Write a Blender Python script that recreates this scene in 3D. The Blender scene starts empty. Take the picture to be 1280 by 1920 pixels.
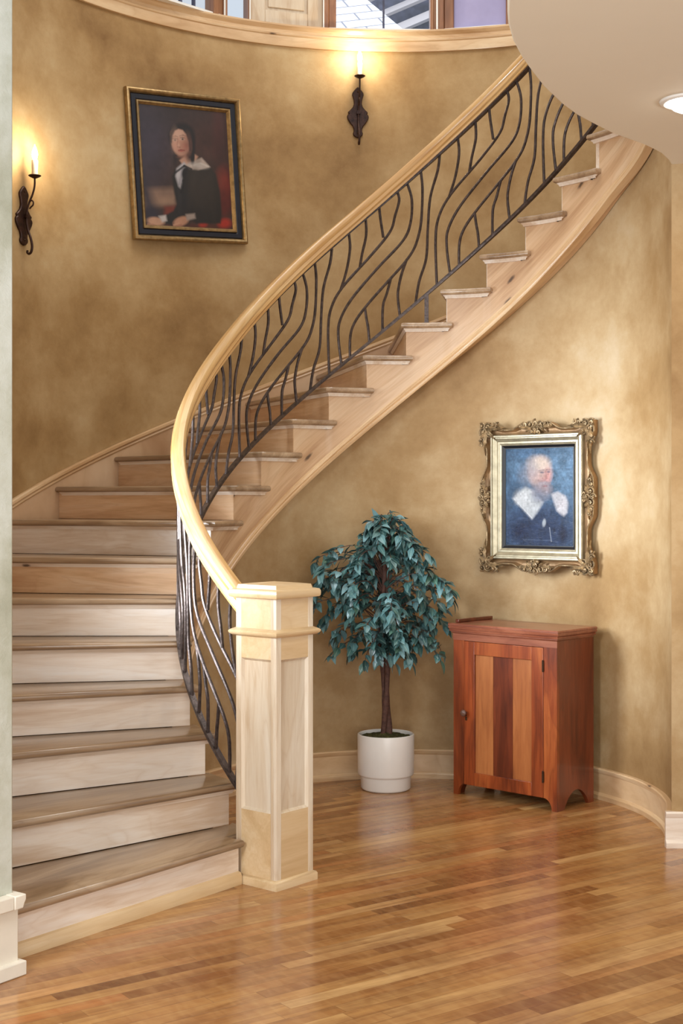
import bpy, math, random
import numpy as np
from mathutils import Vector, Matrix
R_ = math.radians
random.seed(7)
rng = np.random.default_rng(5)
scn = bpy.context.scene
COL = scn.collection

# ------------------------------------------------------------------ geometry of the stair hall
CX, CY = 0.34383, 6.34371          # centre of the round stairwell
T = 0.17596                        # riser height
RT = 1.0304                        # radius of the tread ends
RS = 1.068                         # radius of the inner stringer face
RW = 1.15                          # radius of the curved wall under the stair
RO = 2.28                          # radius of the outer wall
RR = 1.09                          # radius of the railing
A0, DA, DA2 = 237.284, 11.15872, 4.42004

def ang(n):
    return A0 - DA * (n - 1) - DA2 * ((n - 10) / 9.0) ** 2

def nof(a):
    n = 1 + (A0 - a) / DA
    for _ in range(40):
        n = 1 + (A0 - a - DA2 * ((n - 10) / 9.0) ** 2) / DA
    return n

def pol(r, a, z=0.0):
    return Vector((CX + r * math.cos(R_(a)), CY + r * math.sin(R_(a)), z))

def smooth(x):
    x = min(1, max(0, x)); return x * x * (3 - 2 * x)

def G(a):                          # the flight widens its radius slightly towards the top
    return .045 * smooth((45 - a) / 40.0)

def r_out(a):                      # the outer wall opens up a little towards the foot of the stair
    return RO + 0.115 * smooth((a - 180) / 50.0)

# ------------------------------------------------------------------ mesh builder
class MB:
    def __init__(s):
        s.v = []; s.f = []; s.uv = []; s.mi = []
    def add(s, verts, faces, uvs=None, mi=0):
        b = len(s.v)
        s.v.extend([tuple(p) for p in verts])
        for i, f in enumerate(faces):
            s.f.append([b + k for k in f])
            s.uv.append(uvs[i] if uvs else [(0, 0)] * len(f))
            s.mi.append(mi)
        return s
    def box(s, x0, x1, y0, y1, z0, z1, M=None, mi=0, taper=0):
        P = [Vector(p) for p in ((x0, y0, z0), (x1, y0, z0), (x1, y1, z0), (x0, y1, z0), (x0, y0, z1), (x1, y0, z1), (x1, y1, z1), (x0, y1, z1))]
        if M is not None: P = [M @ p for p in P]
        return s.add(P, [(0, 3, 2, 1), (4, 5, 6, 7), (0, 1, 5, 4), (1, 2, 6, 5), (2, 3, 7, 6), (3, 0, 4, 7)], mi=mi)
    def rings(s, rings, cap0=True, cap1=True, closed=True, uvlen=None, mi=0):
        n = len(rings[0]); V = [p for r in rings for p in r]; F = []; U = []
        for i in range(len(rings) - 1):
            for j in range(n if closed else n - 1):
                k = (j + 1) % n
                F.append((i * n + j, i * n + k, (i + 1) * n + k, (i + 1) * n + j))
                if uvlen:
                    u0, u1 = uvlen[i], uvlen[i + 1]; v0, v1 = j * 0.02, (j + 1) * 0.02
                    U.append([(u0, v0), (u0, v1), (u1, v1), (u1, v0)])
                else: U.append([(0, 0)] * 4)
        if cap0: F.append(tuple(range(n))[::-1]); U.append([(0, 0)] * n)
        if cap1: F.append(tuple((len(rings) - 1) * n + j for j in range(n))); U.append([(0, 0)] * n)
        return s.add(V, F, U, mi)
    def tube(s, pts, rad, sides=8, mi=0, cap=True, squareness=0):
        pts = [Vector(p) for p in pts]
        n = len(pts); rad = rad if hasattr(rad, '__len__') else [rad] * n
        rings = []; L = [0.0]
        for i in range(n):
            t = (pts[min(i + 1, n - 1)] - pts[max(i - 1, 0)]).normalized()
            if i == 0:
                ref = Vector((0, 0, 1)) if abs(t.z) < .9 else Vector((1, 0, 0))
                N = t.cross(ref).normalized()
            else:
                N = (N - t * N.dot(t)).normalized(); L.append(L[-1] + (pts[i] - pts[i - 1]).length)
            B = t.cross(N)
            rings.append([pts[i] + (N * math.cos(2 * math.pi * k / sides) + B * math.sin(2 * math.pi * k / sides)) * rad[i] for k in range(sides)])
        return s.rings(rings, cap, cap, uvlen=L, mi=mi)
    def lathe(s, prof, c=(0, 0, 0), seg=32, mi=0, M=None):
        rings = []
        for r, z in prof:
            ring = [Vector((c[0] + r * math.cos(2 * math.pi * k / seg), c[1] + r * math.sin(2 * math.pi * k / seg), c[2] + z)) for k in range(seg)]
            if M is not None: ring = [M @ p for p in ring]
            rings.append(ring)
        return s.rings(rings, True, True, mi=mi)
    def prism(s, poly, z0, z1, M=None, mi=0):
        n = len(poly); V = [Vector((p[0], p[1], z0)) for p in poly] + [Vector((p[0], p[1], z1)) for p in poly]
        if M is not None: V = [M @ p for p in V]
        F = [tuple(range(n))[::-1], tuple(range(n, 2 * n))] + [(i, (i + 1) % n, n + (i + 1) % n, n + i) for i in range(n)]
        return s.add(V, F, mi=mi)
    def poly_rings(s, poly, levels, mi=0):
        # stack of inset copies of one outline: levels = [(z, inset), ...]
        rings = [[Vector((x, y, z)) for x, y in inset(poly, d)] for z, d in levels]
        return s.rings(rings, True, True, mi=mi)
    def sweep(s, frames, prof, closed=True, cap=True, mi=0):
        # frames: (origin, side, up)
        rings = []; L = [0.0]
        for i, (o, sd, up) in enumerate(frames):
            rings.append([o + sd * x + up * y for x, y in prof])
            if i: L.append(L[-1] + (o - frames[i - 1][0]).length)
        return s.rings(rings, cap and closed, cap and closed, closed, uvlen=L, mi=mi)
    def build(s, name, mat, parent=None, sharp=35, bevel=0, loc=None, rotz=None, flip=True):
        me = bpy.data.meshes.new(name)
        me.from_pydata(s.v, [], s.f)
        uvl = me.uv_layers.new(name='UVMap')
        flat = [c for f in s.uv for uv in f for c in uv]
        uvl.data.foreach_set('uv', flat)
        mats = mat if isinstance(mat, (list, tuple)) else [mat]
        for m in mats: me.materials.append(m)
        me.polygons.foreach_set('material_index', s.mi)
        import bmesh
        bm = bmesh.new(); bm.from_mesh(me)
        if flip: bmesh.ops.recalc_face_normals(bm, faces=bm.faces)
        bm.to_mesh(me); bm.free()
        if sharp is not None:
            me.polygons.foreach_set('use_smooth', [True] * len(me.polygons))
            me.set_sharp_from_angle(angle=R_(sharp))
        me.update()
        o = bpy.data.objects.new(name, me); COL.objects.link(o)
        if parent is not None: o.parent = parent
        if loc is not None: o.location = loc
        if rotz is not None: o.rotation_euler = (0, 0, rotz)
        if bevel:
            md = o.modifiers.new('edge', 'BEVEL'); md.width = bevel; md.segments = 2; md.limit_method = 'ANGLE'; md.angle_limit = R_(40)
        return o

def inset(poly, d):
    if abs(d) < 1e-9: return list(poly)
    n = len(poly)
    area = sum(poly[i][0] * poly[(i + 1) % n][1] - poly[(i + 1) % n][0] * poly[i][1] for i in range(n))
    sg = 1 if area > 0 else -1
    out = []
    for i in range(n):
        p0, p1, p2 = Vector(poly[i - 1]), Vector(poly[i]), Vector(poly[(i + 1) % n])
        a, b = (p1 - p0).normalized(), (p2 - p1).normalized()
        na, nb = Vector((-a.y, a.x)) * sg, Vector((-b.y, b.x)) * sg
        m = (na + nb); m = m / max(0.35, m.length_squared / 2) / 1.0 if m.length > 1e-6 else na
        out.append(tuple(p1 + m * d))
    return out

def thing(name, label, cat, loc=(0, 0, 0), rotz=0, group=None):
    o = bpy.data.objects.new(name, None); COL.objects.link(o)
    o.location = loc; o.rotation_euler = (0, 0, rotz); o.empty_display_size = .1
    o['label'] = label; o['category'] = cat
    if group: o['group'] = group
    return o

def struct(o, label=None, cat=None):
    o['kind'] = 'structure'
    if label: o['label'] = label
    if cat: o['category'] = cat
    return o

def catmull(P, step=6):
    P = [Vector(p) for p in P]; out = []
    for i in range(len(P) - 1):
        p0, p1, p2, p3 = P[max(i - 1, 0)], P[i], P[i + 1], P[min(i + 2, len(P) - 1)]
        for k in range(step):
            t = k / step
            out.append(0.5 * ((2 * p1) + (p2 - p0) * t + (2 * p0 - 5 * p1 + 4 * p2 - p3) * t * t + (3 * p1 - p0 - 3 * p2 + p3) * t ** 3))
    out.append(P[-1]); return out

# ------------------------------------------------------------------ materials
def srgb(r, g, b):
    f = lambda c: (c / 12.92 if c <= .04045 else ((c + .055) / 1.055) ** 2.4)
    return (f(r / 255), f(g / 255), f(b / 255), 1)

class NT:
    def __init__(s, name):
        s.m = bpy.data.materials.new(name); s.m.use_nodes = True
        s.t = s.m.node_tree; s.b = s.t.nodes['Principled BSDF']; s.out = s.t.nodes['Material Output']
    def n(s, typ, **k):
        nd = s.t.nodes.new(typ)
        for a, v in k.items():
            if a == 'ins':
                for i, val in v.items():
                    if isinstance(val, bpy.types.NodeSocket): s.t.links.new(val, nd.inputs[i])
                    else: nd.inputs[i].default_value = val
            else: setattr(nd, a, v)
        return nd
    def l(s, a, b): s.t.links.new(a, b)
    def math(s, op, a, b=0.0, c=0.0):
        return s.n('ShaderNodeMath', operation=op, ins={0: a, 1: b, 2: c}).outputs[0]
    def ramp(s, fac, stops, interp='LINEAR'):
        r = s.n('ShaderNodeValToRGB'); s.l(fac, r.inputs[0]); e = r.color_ramp.elements
        r.color_ramp.interpolation = interp
        while len(e) < len(stops): e.new(0.5)
        for i, (p, c) in enumerate(stops):
            e[i].position = p; e[i].color = c if len(c) == 4 else (*c, 1)
        return r.outputs[0]
    def mix(s, fac, a, b, mode='MIX'):
        m = s.n('ShaderNodeMix', data_type='RGBA', blend_type=mode)
        for i, v in ((0, fac), (6, a), (7, b)):
            if isinstance(v, bpy.types.NodeSocket): s.l(v, m.inputs[i])
            else: m.inputs[i].default_value = v
        return m.outputs[2]
    def noise(s, vec, scale, detail=4, rough=.5, dist=0.0):
        return s.n('ShaderNodeTexNoise', ins={'Vector': vec, 'Scale': scale, 'Detail': detail, 'Roughness': rough, 'Distortion': dist}).outputs['Fac']
    def coord(s, kind='Object'):
        return s.n('ShaderNodeTexCoord').outputs[kind]
    def mapping(s, vec, scale=(1, 1, 1), loc=(0, 0, 0), rot=(0, 0, 0)):
        return s.n('ShaderNodeMapping', ins={'Vector': vec, 'Scale': scale, 'Location': loc, 'Rotation': rot}).outputs[0]
    def bump(s, h, strength=.2, dist=.01):
        b = s.n('ShaderNodeBump', ins={'Height': h, 'Strength': strength, 'Distance': dist}); s.l(b.outputs[0], s.b.inputs['Normal'])
    def fin(s, color=None, rough=.5, metal=0.0, spec=.5, coat=0.0):
        if color is not None:
            if isinstance(color, bpy.types.NodeSocket): s.l(color, s.b.inputs['Base Color'])
            else: s.b.inputs['Base Color'].default_value = color
        for k, v in (('Roughness', rough), ('Metallic', metal), ('Specular IOR Level', spec), ('Coat Weight', coat)):
            if isinstance(v, bpy.types.NodeSocket): s.l(v, s.b.inputs[k])
            else: s.b.inputs[k].default_value = v
        s.b.inputs['Coat Roughness'].default_value = .12
        return s.m

def wood(name, c1, c2, c3, axis=0, coord='Object', rough=.35, knots=0.0, coat=.25, scale=1.0, patch=.35, seed=0.0):
    """grain along one axis; c1 darkest streak, c2 body, c3 light; faint boards and dark knots"""
    s = NT(name)
    co = s.coord(coord)
    info = s.n('ShaderNodeObjectInfo').outputs['Random']
    off = s.n('ShaderNodeCombineXYZ', ins={0: s.math('MULTIPLY', info, 37.0), 1: s.math('MULTIPLY', info, 91.0), 2: seed}).outputs[0]
    co = s.n('ShaderNodeVectorMath', operation='ADD', ins={0: co, 1: off}).outputs[0]
    st = [14, 14, 14]; st[axis] = 1.1
    lg = [5, 5, 5]; lg[axis] = .9
    g1 = s.noise(s.mapping(co, [q * scale for q in lg]), 1.0, 3, .5, 1.2)
    g2 = s.noise(s.mapping(co, [q * 4 * scale for q in st]), 1.0, 4, .6, .6)
    fine = s.noise(s.mapping(co, [q * 14 * scale for q in st]), 1.0, 2, .6)
    rings = s.math('FRACT', s.math('MULTIPLY', g1, 7.0))
    rings = s.math('SUBTRACT', 1.0, s.math('ABSOLUTE', s.math('SUBTRACT', s.math('MULTIPLY', rings, 2.0), 1.0)))
    body = s.ramp(s.math('MULTIPLY_ADD', g1, .7, s.math('MULTIPLY', g2, .3)), [(.33, c1), (.5, c2), (.68, c3)])
    col = s.mix(s.math('MULTIPLY', s.math('POWER', s.math('SUBTRACT', 1.0, rings), 5.0), .30), body, c1)
    col = s.mix(s.math('MULTIPLY', s.math('SUBTRACT', fine, .45), .5), col, c1)
    if knots:
        xyz = s.n('ShaderNodeSeparateXYZ', ins={0: co}).outputs
        oth = [q for q in range(3) if q != axis]
        kvec = s.n('ShaderNodeCombineXYZ', ins={0: s.math('MULTIPLY', xyz[axis], 2.0), 1: s.math('MULTIPLY', s.math('ADD', xyz[oth[0]], xyz[oth[1]]), 3.4)}).outputs[0]
        vor = s.n('ShaderNodeTexVoronoi', voronoi_dimensions='2D', ins={'Vector': kvec, 'Scale': 1.0, 'Randomness': 1.0})
        d = s.math('ADD', vor.outputs['Distance'], s.math('MULTIPLY', s.math('SUBTRACT', s.noise(co, 60, 2), .5), .03))
        sel = s.math('GREATER_THAN', s.n('ShaderNodeSeparateColor', ins={0: vor.outputs['Color']}).outputs[0], 1.0 - knots)
        k1 = s.math('MULTIPLY', s.ramp(d, [(.02, (1, 1, 1)), (.055, (0, 0, 0))]), sel)
        k2 = s.math('MULTIPLY', s.ramp(d, [(.03, (1, 1, 1)), (.16, (0, 0, 0))]), sel)
        col = s.mix(s.math('MULTIPLY', k2, .35), col, (c1[0] * .7, c1[1] * .55, c1[2] * .45, 1))
        col = s.mix(s.math('MULTIPLY', k1, .85), col, (.05, .025, .015, 1))
    val = s.math('MULTIPLY_ADD', info, patch, 1.0 - patch / 2)
    hsv = s.n('ShaderNodeHueSaturation', ins={'Color': col, 'Value': val}).outputs[0]
    s.bump(fine, .04, .004)
    return s.fin(hsv, rough, 0, .5, coat)

def plaster(name, dark, mid, light, pale, bumpy=.25, sc=1.0):
    s = NT(name); co = s.coord('Object')
    big = s.noise(co, .95 * sc, 2, .5, .3)
    med = s.noise(co, 2.6 * sc, 7, .60, .15)
    fin = s.noise(co, 16 * sc, 6, .72, .2)
    v = s.math('ADD', s.math('MULTIPLY', big, .48), s.math('ADD', s.math('MULTIPLY', med, .42), s.math('MULTIPLY', fin, .12)))
    col = s.ramp(v, [(.34, dark), (.46, mid), (.56, light), (.68, pale)])
    trow = s.noise(s.mapping(co, (3, 3, 4)), 6, 8, .75, 2.5)
    s.bump(trow, bumpy, .004)
    return s.fin(col, .62, 0, .3)

def plain(name, col, rough=.5, metal=0.0, noise=.0, ns=20, bump=0.0, bs=60, coat=0.0, spec=.5):
    s = NT(name); co = s.coord('Object')
    if noise:
        f = s.noise(co, ns, 4, .6)
        c = s.ramp(f, [(.3, tuple(q * (1 - noise) for q in col[:3])), (.7, tuple(min(1, q * (1 + noise)) for q in col[:3]))])
    else: c = col
    if bump: s.bump(s.noise(co, bs, 3, .6), bump, .004)
    return s.fin(c, rough, metal, spec, coat)

def emis(name, col, strength):
    s = NT(name); s.b.inputs['Base Color'].default_value = col
    s.b.inputs['Emission Color'].default_value = col; s.b.inputs['Emission Strength'].default_value = strength
    return s.m

PL_BACK = plaster('plaster_ochre', srgb(130, 97, 57), srgb(161, 128, 83), srgb(181, 151, 107), srgb(199, 176, 137))
PL_IN = plaster('plaster_tan', srgb(136, 103, 62), srgb(164, 132, 89), srgb(185, 158, 118), srgb(202, 183, 152))
PL_GREY = plaster('plaster_grey', srgb(158, 156, 134), srgb(182, 181, 162), srgb(200, 200, 186), srgb(214, 214, 204), .5, 2.0)
PL_RIGHT = plaster('plaster_gold', srgb(128, 92, 48), srgb(154, 114, 64), srgb(172, 134, 82), srgb(186, 154, 104))

W_TREAD = wood('alder_tread', srgb(122, 94, 68), srgb(162, 134, 104), srgb(190, 164, 134), 0, rough=.28, coat=.4, patch=.2)
W_RISER = wood('alder_riser', srgb(204, 176, 148), srgb(230, 214, 196), srgb(240, 232, 222), 0, rough=.4, knots=.1, patch=.12)  # near-white tone has the cool daylight glare on the risers painted in
W_RISERW = wood('alder_riser_warm', srgb(184, 138, 98), srgb(216, 178, 138), srgb(230, 204, 174), 0, rough=.38, knots=.1, patch=.18)
W_STRING = wood('alder_stringer', srgb(178, 138, 100), srgb(208, 172, 134), srgb(222, 194, 160), 0, 'UV', rough=.4, knots=.42, patch=.1)
W_TRIM = wood('alder_trim', srgb(182, 142, 98), srgb(212, 178, 136), srgb(226, 200, 162), 0, 'UV', rough=.4, knots=.12, patch=.1)
W_NEWEL = wood('alder_newel', srgb(186, 156, 122), srgb(212, 193, 166), srgb(224, 211, 190), 2, rough=.4, knots=.12, patch=.12)
W_NEWCAP = wood('alder_newel_cap', srgb(198, 164, 118), srgb(214, 184, 140), srgb(224, 200, 162), 0, rough=.38, patch=.08)
W_RAIL = wood('honey_rail', srgb(186, 138, 80), srgb(212, 170, 112), srgb(226, 194, 142), 0, 'UV', rough=.22, coat=.5, patch=.05)
W_CAB = wood('cherry_cabinet', srgb(84, 32, 12), srgb(138, 62, 26), srgb(176, 96, 46), 2, rough=.33, coat=.35, patch=.3, knots=.05)
W_CABD = wood('cherry_dark', srgb(68, 26, 12), srgb(100, 42, 20), srgb(126, 58, 30), 2, rough=.33, coat=.35, patch=.15)
W_CABL = wood('cherry_light', srgb(112, 58, 28), srgb(148, 86, 44), srgb(172, 108, 60), 2, rough=.36, coat=.3, patch=.2)
W_CABH = wood('cherry_cornice', srgb(96, 48, 34), srgb(136, 78, 56), srgb(164, 104, 78), 0, rough=.3, coat=.4, patch=.1)
W_WIN = wood('window_brown', srgb(120, 76, 48), srgb(152, 104, 70), srgb(170, 124, 88), 2, rough=.5, patch=.1)
IRON = plain('wrought_iron', srgb(80, 69, 65), .36, .65, .45, 50, .35, 90)
IRON_S = plain('sconce_iron', srgb(58, 36, 28), .42, .5, .5, 40, .3, 70)
WHITE_CER = plain('white_ceramic', srgb(238, 236, 230), .28, 0, .02, 8, coat=.3)
WAX = plain('candle_sleeve', srgb(205, 192, 170), .6, 0, .08, 40)
CEIL = plain('ceiling_paint', srgb(242, 235, 216), .8, 0, .01, 3)
WHITE = plain('white_enamel', srgb(236, 234, 228), .4)
MOSS = plain('moss', srgb(72, 70, 34), .95, 0, .6, 60, .9, 120)
BARK = plain('bark', srgb(84, 56, 46), .8, 0, .4, 60, .6, 50)
BRASS = plain('aged_brass', srgb(70, 50, 34), .45, .8, .3, 60)
GILT = plain('gilt', srgb(158, 130, 88), .38, .7, .35, 30, .15, 60)
SILVER = plain('silver_gilt', srgb(172, 162, 136), .34, .55, .22, 26, .1, 80)
SILVER_D = plain('antique_gilt', srgb(158, 136, 104), .42, .6, .55, 45, .5, 60)
COVE = plain('bronze_cove', srgb(146, 114, 78), .42, .4, .3, 14)
NAVY = plain('navy_band', srgb(14, 18, 32), .35, 0, .3, 30, coat=.1)
BLACK = plain('black_liner', srgb(16, 18, 24), .4)
LILAC = plain('lilac_screen', srgb(166, 160, 196), .9, 0, .06, 6)
SIDING = plain('dark_siding', srgb(70, 72, 92), .8, 0, .5, 14)
WHITEB = plain('painted_fascia', srgb(214, 206, 206), .7)
BULB = emis('flame_bulb', (1, .9, .74, 1), 26)
LENS = emis('lamp_lens', (1, .97, .9, 1), 9)

def floor_material():
    s = NT('oak_strip_floor'); co = s.coord('Object')
    th = -R_(35.7)
    m = s.mapping(co, (1, 1, 1), (0, 0, 0), (0, 0, th))
    sp = s.n('ShaderNodeSeparateXYZ', ins={0: m})
    u, v = sp.outputs[0], sp.outputs[1]
    wv = s.math('DIVIDE', v, .0585); row = s.math('FLOOR', wv)
    wn = s.n('ShaderNodeTexWhiteNoise', noise_dimensions='1D', ins={'W': row}).outputs['Value']
    L = s.math('MULTIPLY_ADD', wn, .5, .65)
    uu = s.math('DIVIDE', s.math('ADD', u, s.math('MULTIPLY', wn, 17.3)), L); idx = s.math('FLOOR', uu)
    cv = s.n('ShaderNodeCombineXYZ', ins={0: row, 1: idx, 2: 3.0}).outputs[0]
    wn2 = s.n('ShaderNodeTexWhiteNoise', noise_dimensions='3D', ins={'Vector': cv}); rnd = wn2.outputs['Value']; rc = wn2.outputs['Color']
    off = s.n('ShaderNodeVectorMath', operation='SCALE', ins={0: rc, 'Scale': 40.0}).outputs[0]
    gv = s.n('ShaderNodeVectorMath', operation='ADD', ins={0: m, 1: off}).outputs[0]
    g1 = s.noise(s.mapping(gv, (1.5, 14, 1)), 1.0, 4, .6, 1.0)
    g2 = s.noise(s.mapping(gv, (6, 110, 1)), 1.0, 3, .6)
    fig = s.noise(s.mapping(gv, (28, 9, 1)), 1.0, 2, .5, .6)
    base = s.ramp(rnd, [(0.0, srgb(112, 72, 38)), (.10, srgb(144, 94, 48)), (.16, srgb(170, 118, 64)), (.40, srgb(180, 130, 74)), (.66, srgb(192, 145, 88)), (.86, srgb(206, 162, 106)), (1.0, srgb(172, 106, 54))])
    cloud = s.noise(s.mapping(m, (.9, 2.4, 1)), 1.6, 4, .6)
    base = s.mix(s.ramp(cloud, [(.40, (.55, .55, .55)), (.58, (0, 0, 0))]), base, srgb(140, 84, 42))
    c = s.mix(s.ramp(g1, [(.35, (.55, .55, .55)), (.6, (0, 0, 0))]), base, srgb(118, 70, 36))
    c = s.mix(s.math('MULTIPLY', s.ramp(g2, [(.4, (1, 1, 1)), (.6, (0, 0, 0))]), .16), c, srgb(104, 62, 32))
    c = s.mix(s.math('MULTIPLY', s.ramp(fig, [(.4, (0, 0, 0)), (.7, (1, 1, 1))]), .16), c, srgb(216, 170, 112))
    fv = s.math('FRACT', wv); fu = s.math('FRACT', uu)
    e1 = s.math('MINIMUM', fv, s.math('SUBTRACT', 1.0, fv)); e2 = s.math('MULTIPLY', s.math('MINIMUM', fu, s.math('SUBTRACT', 1.0, fu)), 14.0)
    seam = s.ramp(s.math('MINIMUM', e1, e2), [(.0, (1, 1, 1)), (.035, (0, 0, 0))])
    c = s.mix(s.math('MULTIPLY', seam, .45), c, srgb(92, 54, 28))
    s.bump(s.math('SUBTRACT', s.math('MULTIPLY', g2, .15), seam), .12, .002)
    return s.fin(c, s.math('MULTIPLY_ADD', g1, .14, .13), 0, .5, .15)
FLOOR = floor_material()

# ------------------------------------------------------------------ floor, walls, ceiling
mb = MB(); mb.box(-3.2, 4.2, -1.0, 9.2, -.1, 0)
struct(mb.build('floor', FLOOR), 'oak strip floor laid diagonally', 'floor')

def curved_strip(mb, radius, a0, a1, z0, z1, step=1.5, zsteps=1):
    n = max(2, int(abs(a1 - a0) / step)); V = []; F = []; U = []
    for i in range(n + 1):
        a = a0 + (a1 - a0) * i / n
        r = radius(a) if callable(radius) else radius
        lo = z0(a) if callable(z0) else z0; hi = z1(a) if callable(z1) else z1
        for k in range(zsteps + 1): V.append(pol(r, a, lo + (hi - lo) * k / zsteps))
    m = zsteps + 1
    for i in range(n):
        for k in range(zsteps):
            F.append((i * m + k, (i + 1) * m + k, (i + 1) * m + k + 1, i * m + k + 1))
    mb.add(V, F)
def arc_solid(mb, r0, r1, a0, a1, z0, z1, step=1.5, stops=None):
    n = max(1, int(abs(a1 - a0) / step)); A = [a0 + (a1 - a0) * i / n for i in range(n + 1)]
    fz = lambda z, a: z(a) if callable(z) else z
    fr = lambda r, a: r(a) if callable(r) else r
    rings = []; L = []
    for a in A:
        rings.append([pol(fr(r0, a), a, fz(z0, a)), pol(fr(r1, a), a, fz(z0, a)), pol(fr(r1, a), a, fz(z1, a)), pol(fr(r0, a), a, fz(z1, a))])
        L.append(R_(a0 - a) * fr(r0, a))
    mb.rings(rings, uvlen=L)

def znose(a): return nof(a) * T

mb = MB(); arc_solid(mb, r_out, lambda a: r_out(a) + .18, 234.3, 4, 0, 4.33)
struct(mb.build('wall_back', PL_BACK), 'tall curved ochre plaster wall following the stair', 'wall')

EW = -18.3
def zin(a):
    if a > 3.0: return max(0.02, znose(a) - .30)
    return 3.9
mb = MB(); arc_solid(mb, RW, RW + .06, 216, EW, 0, zin, 1.0)
struct(mb.build('wall_inner', PL_IN), 'concave tan plaster wall under the curved stair', 'wall')

mb = MB(); pc = pol(RW, EW)
mb.box(1.486, 4.0, pc.y - .012, pc.y + .12, 0, 3.0)
struct(mb.build('wall_right', PL_RIGHT, bevel=.012), 'flat golden plaster wall at the right edge', 'wall')

# free end of the outer wall in the left foreground, with its own base block
ML = Matrix.Translation((CX, CY, 0)) @ Matrix.Rotation(R_(234.35), 4, 'Z')
mb = MB(); mb.box(2.410, 3.6, -.06, .02, 0, 5.2, ML)
struct(mb.build('wall_left', PL_GREY, bevel=.006), 'grey green plaster wall end at the left edge', 'wall')
mb = MB()
mb.box(2.407, 3.6, -.05, .042, 0.03, .235, ML)
mb.prism([(2.409, .214), (2.405, .214), (2.400, .228), (2.393, .240), (2.393, .258), (2.44, .258), (2.44, .214)], -.055, .064, ML @ Matrix(((1, 0, 0, 0), (0, 0, 1, 0), (0, 1, 0, 0), (0, 0, 0, 1))))
mb.box(2.44, 3.6, .02, .062, .214, .258, ML)
mb.box(2.391, 3.6, -.05, .064, 0, .046, ML)
o = mb.build('baseboard_left', plain('pale_alder', srgb(226, 216, 198), .45, 0, .05, 9), bevel=.006); struct(o, 'pale wooden base block with cap moulding at the left wall end', 'baseboard')

# ceiling slab of the floor above, with its curved free edge
edge = [(.47, -.6), (.47, 1.5), (.472, 3.2), (.478, 3.8), (.487, 4.024), (.499, 4.134), (.514, 4.236), (.548, 4.388), (.595, 4.543), (.644, 4.678), (.715, 4.864), (.813, 5.075), (.89, 5.215), (.929, 5.273), (.998, 5.37), (1.078, 5.479), (1.193, 5.601), (1.247, 5.659), (1.3, 5.728), (1.346, 5.793), (1.403, 5.906), (1.44, 6.0)]
mb = MB(); mb.prism(edge + [(4.0, 6.05), (4.0, -.6)], 2.97, 3.32)
struct(mb.build('ceiling', CEIL, bevel=.006), 'cream ceiling with a curved free edge', 'ceiling')

# ------------------------------------------------------------------ baseboards
def arc_frames(r, a0, a1, z, step=1.5):
    n = max(2, int(abs(a1 - a0) / step)); fr = []
    for i in range(n + 1):
        a = a0 + (a1 - a0) * i / n
        zz = z(a) if callable(z) else z
        rr = r(a) if callable(r) else r
        fr.append((pol(rr, a, zz), -pol(1, a).__sub__(Vector((CX, CY, 0))), Vector((0, 0, 1))))
    return fr
BASEP = [(.001, 0), (.030, 0), (.031, .022), (.022, .032), (.017, .034), (.017, .128), (.024, .138), (.026, .150), (.022, .156), (.001, .156)]
mb = MB(); mb.sweep(arc_frames(RW, 214, EW + .4, 0), BASEP)
struct(mb.build('baseboard_inner', W_TRIM, sharp=30), 'curved wooden baseboard along the wall under the stair', 'baseboard')
mb = MB(); e0 = pol(RW - .031, EW)
fr = [(Vector((e0.x, pc.y, 0)), Vector((0, -1, 0)), Vector((0, 0, 1))), (Vector((4.0, pc.y, 0)), Vector((0, -1, 0)), Vector((0, 0, 1)))]
mb.sweep(fr, BASEP)
struct(mb.build('baseboard_right', W_RISER, sharp=30), 'straight pale baseboard on the right wall', 'baseboard')

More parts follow.
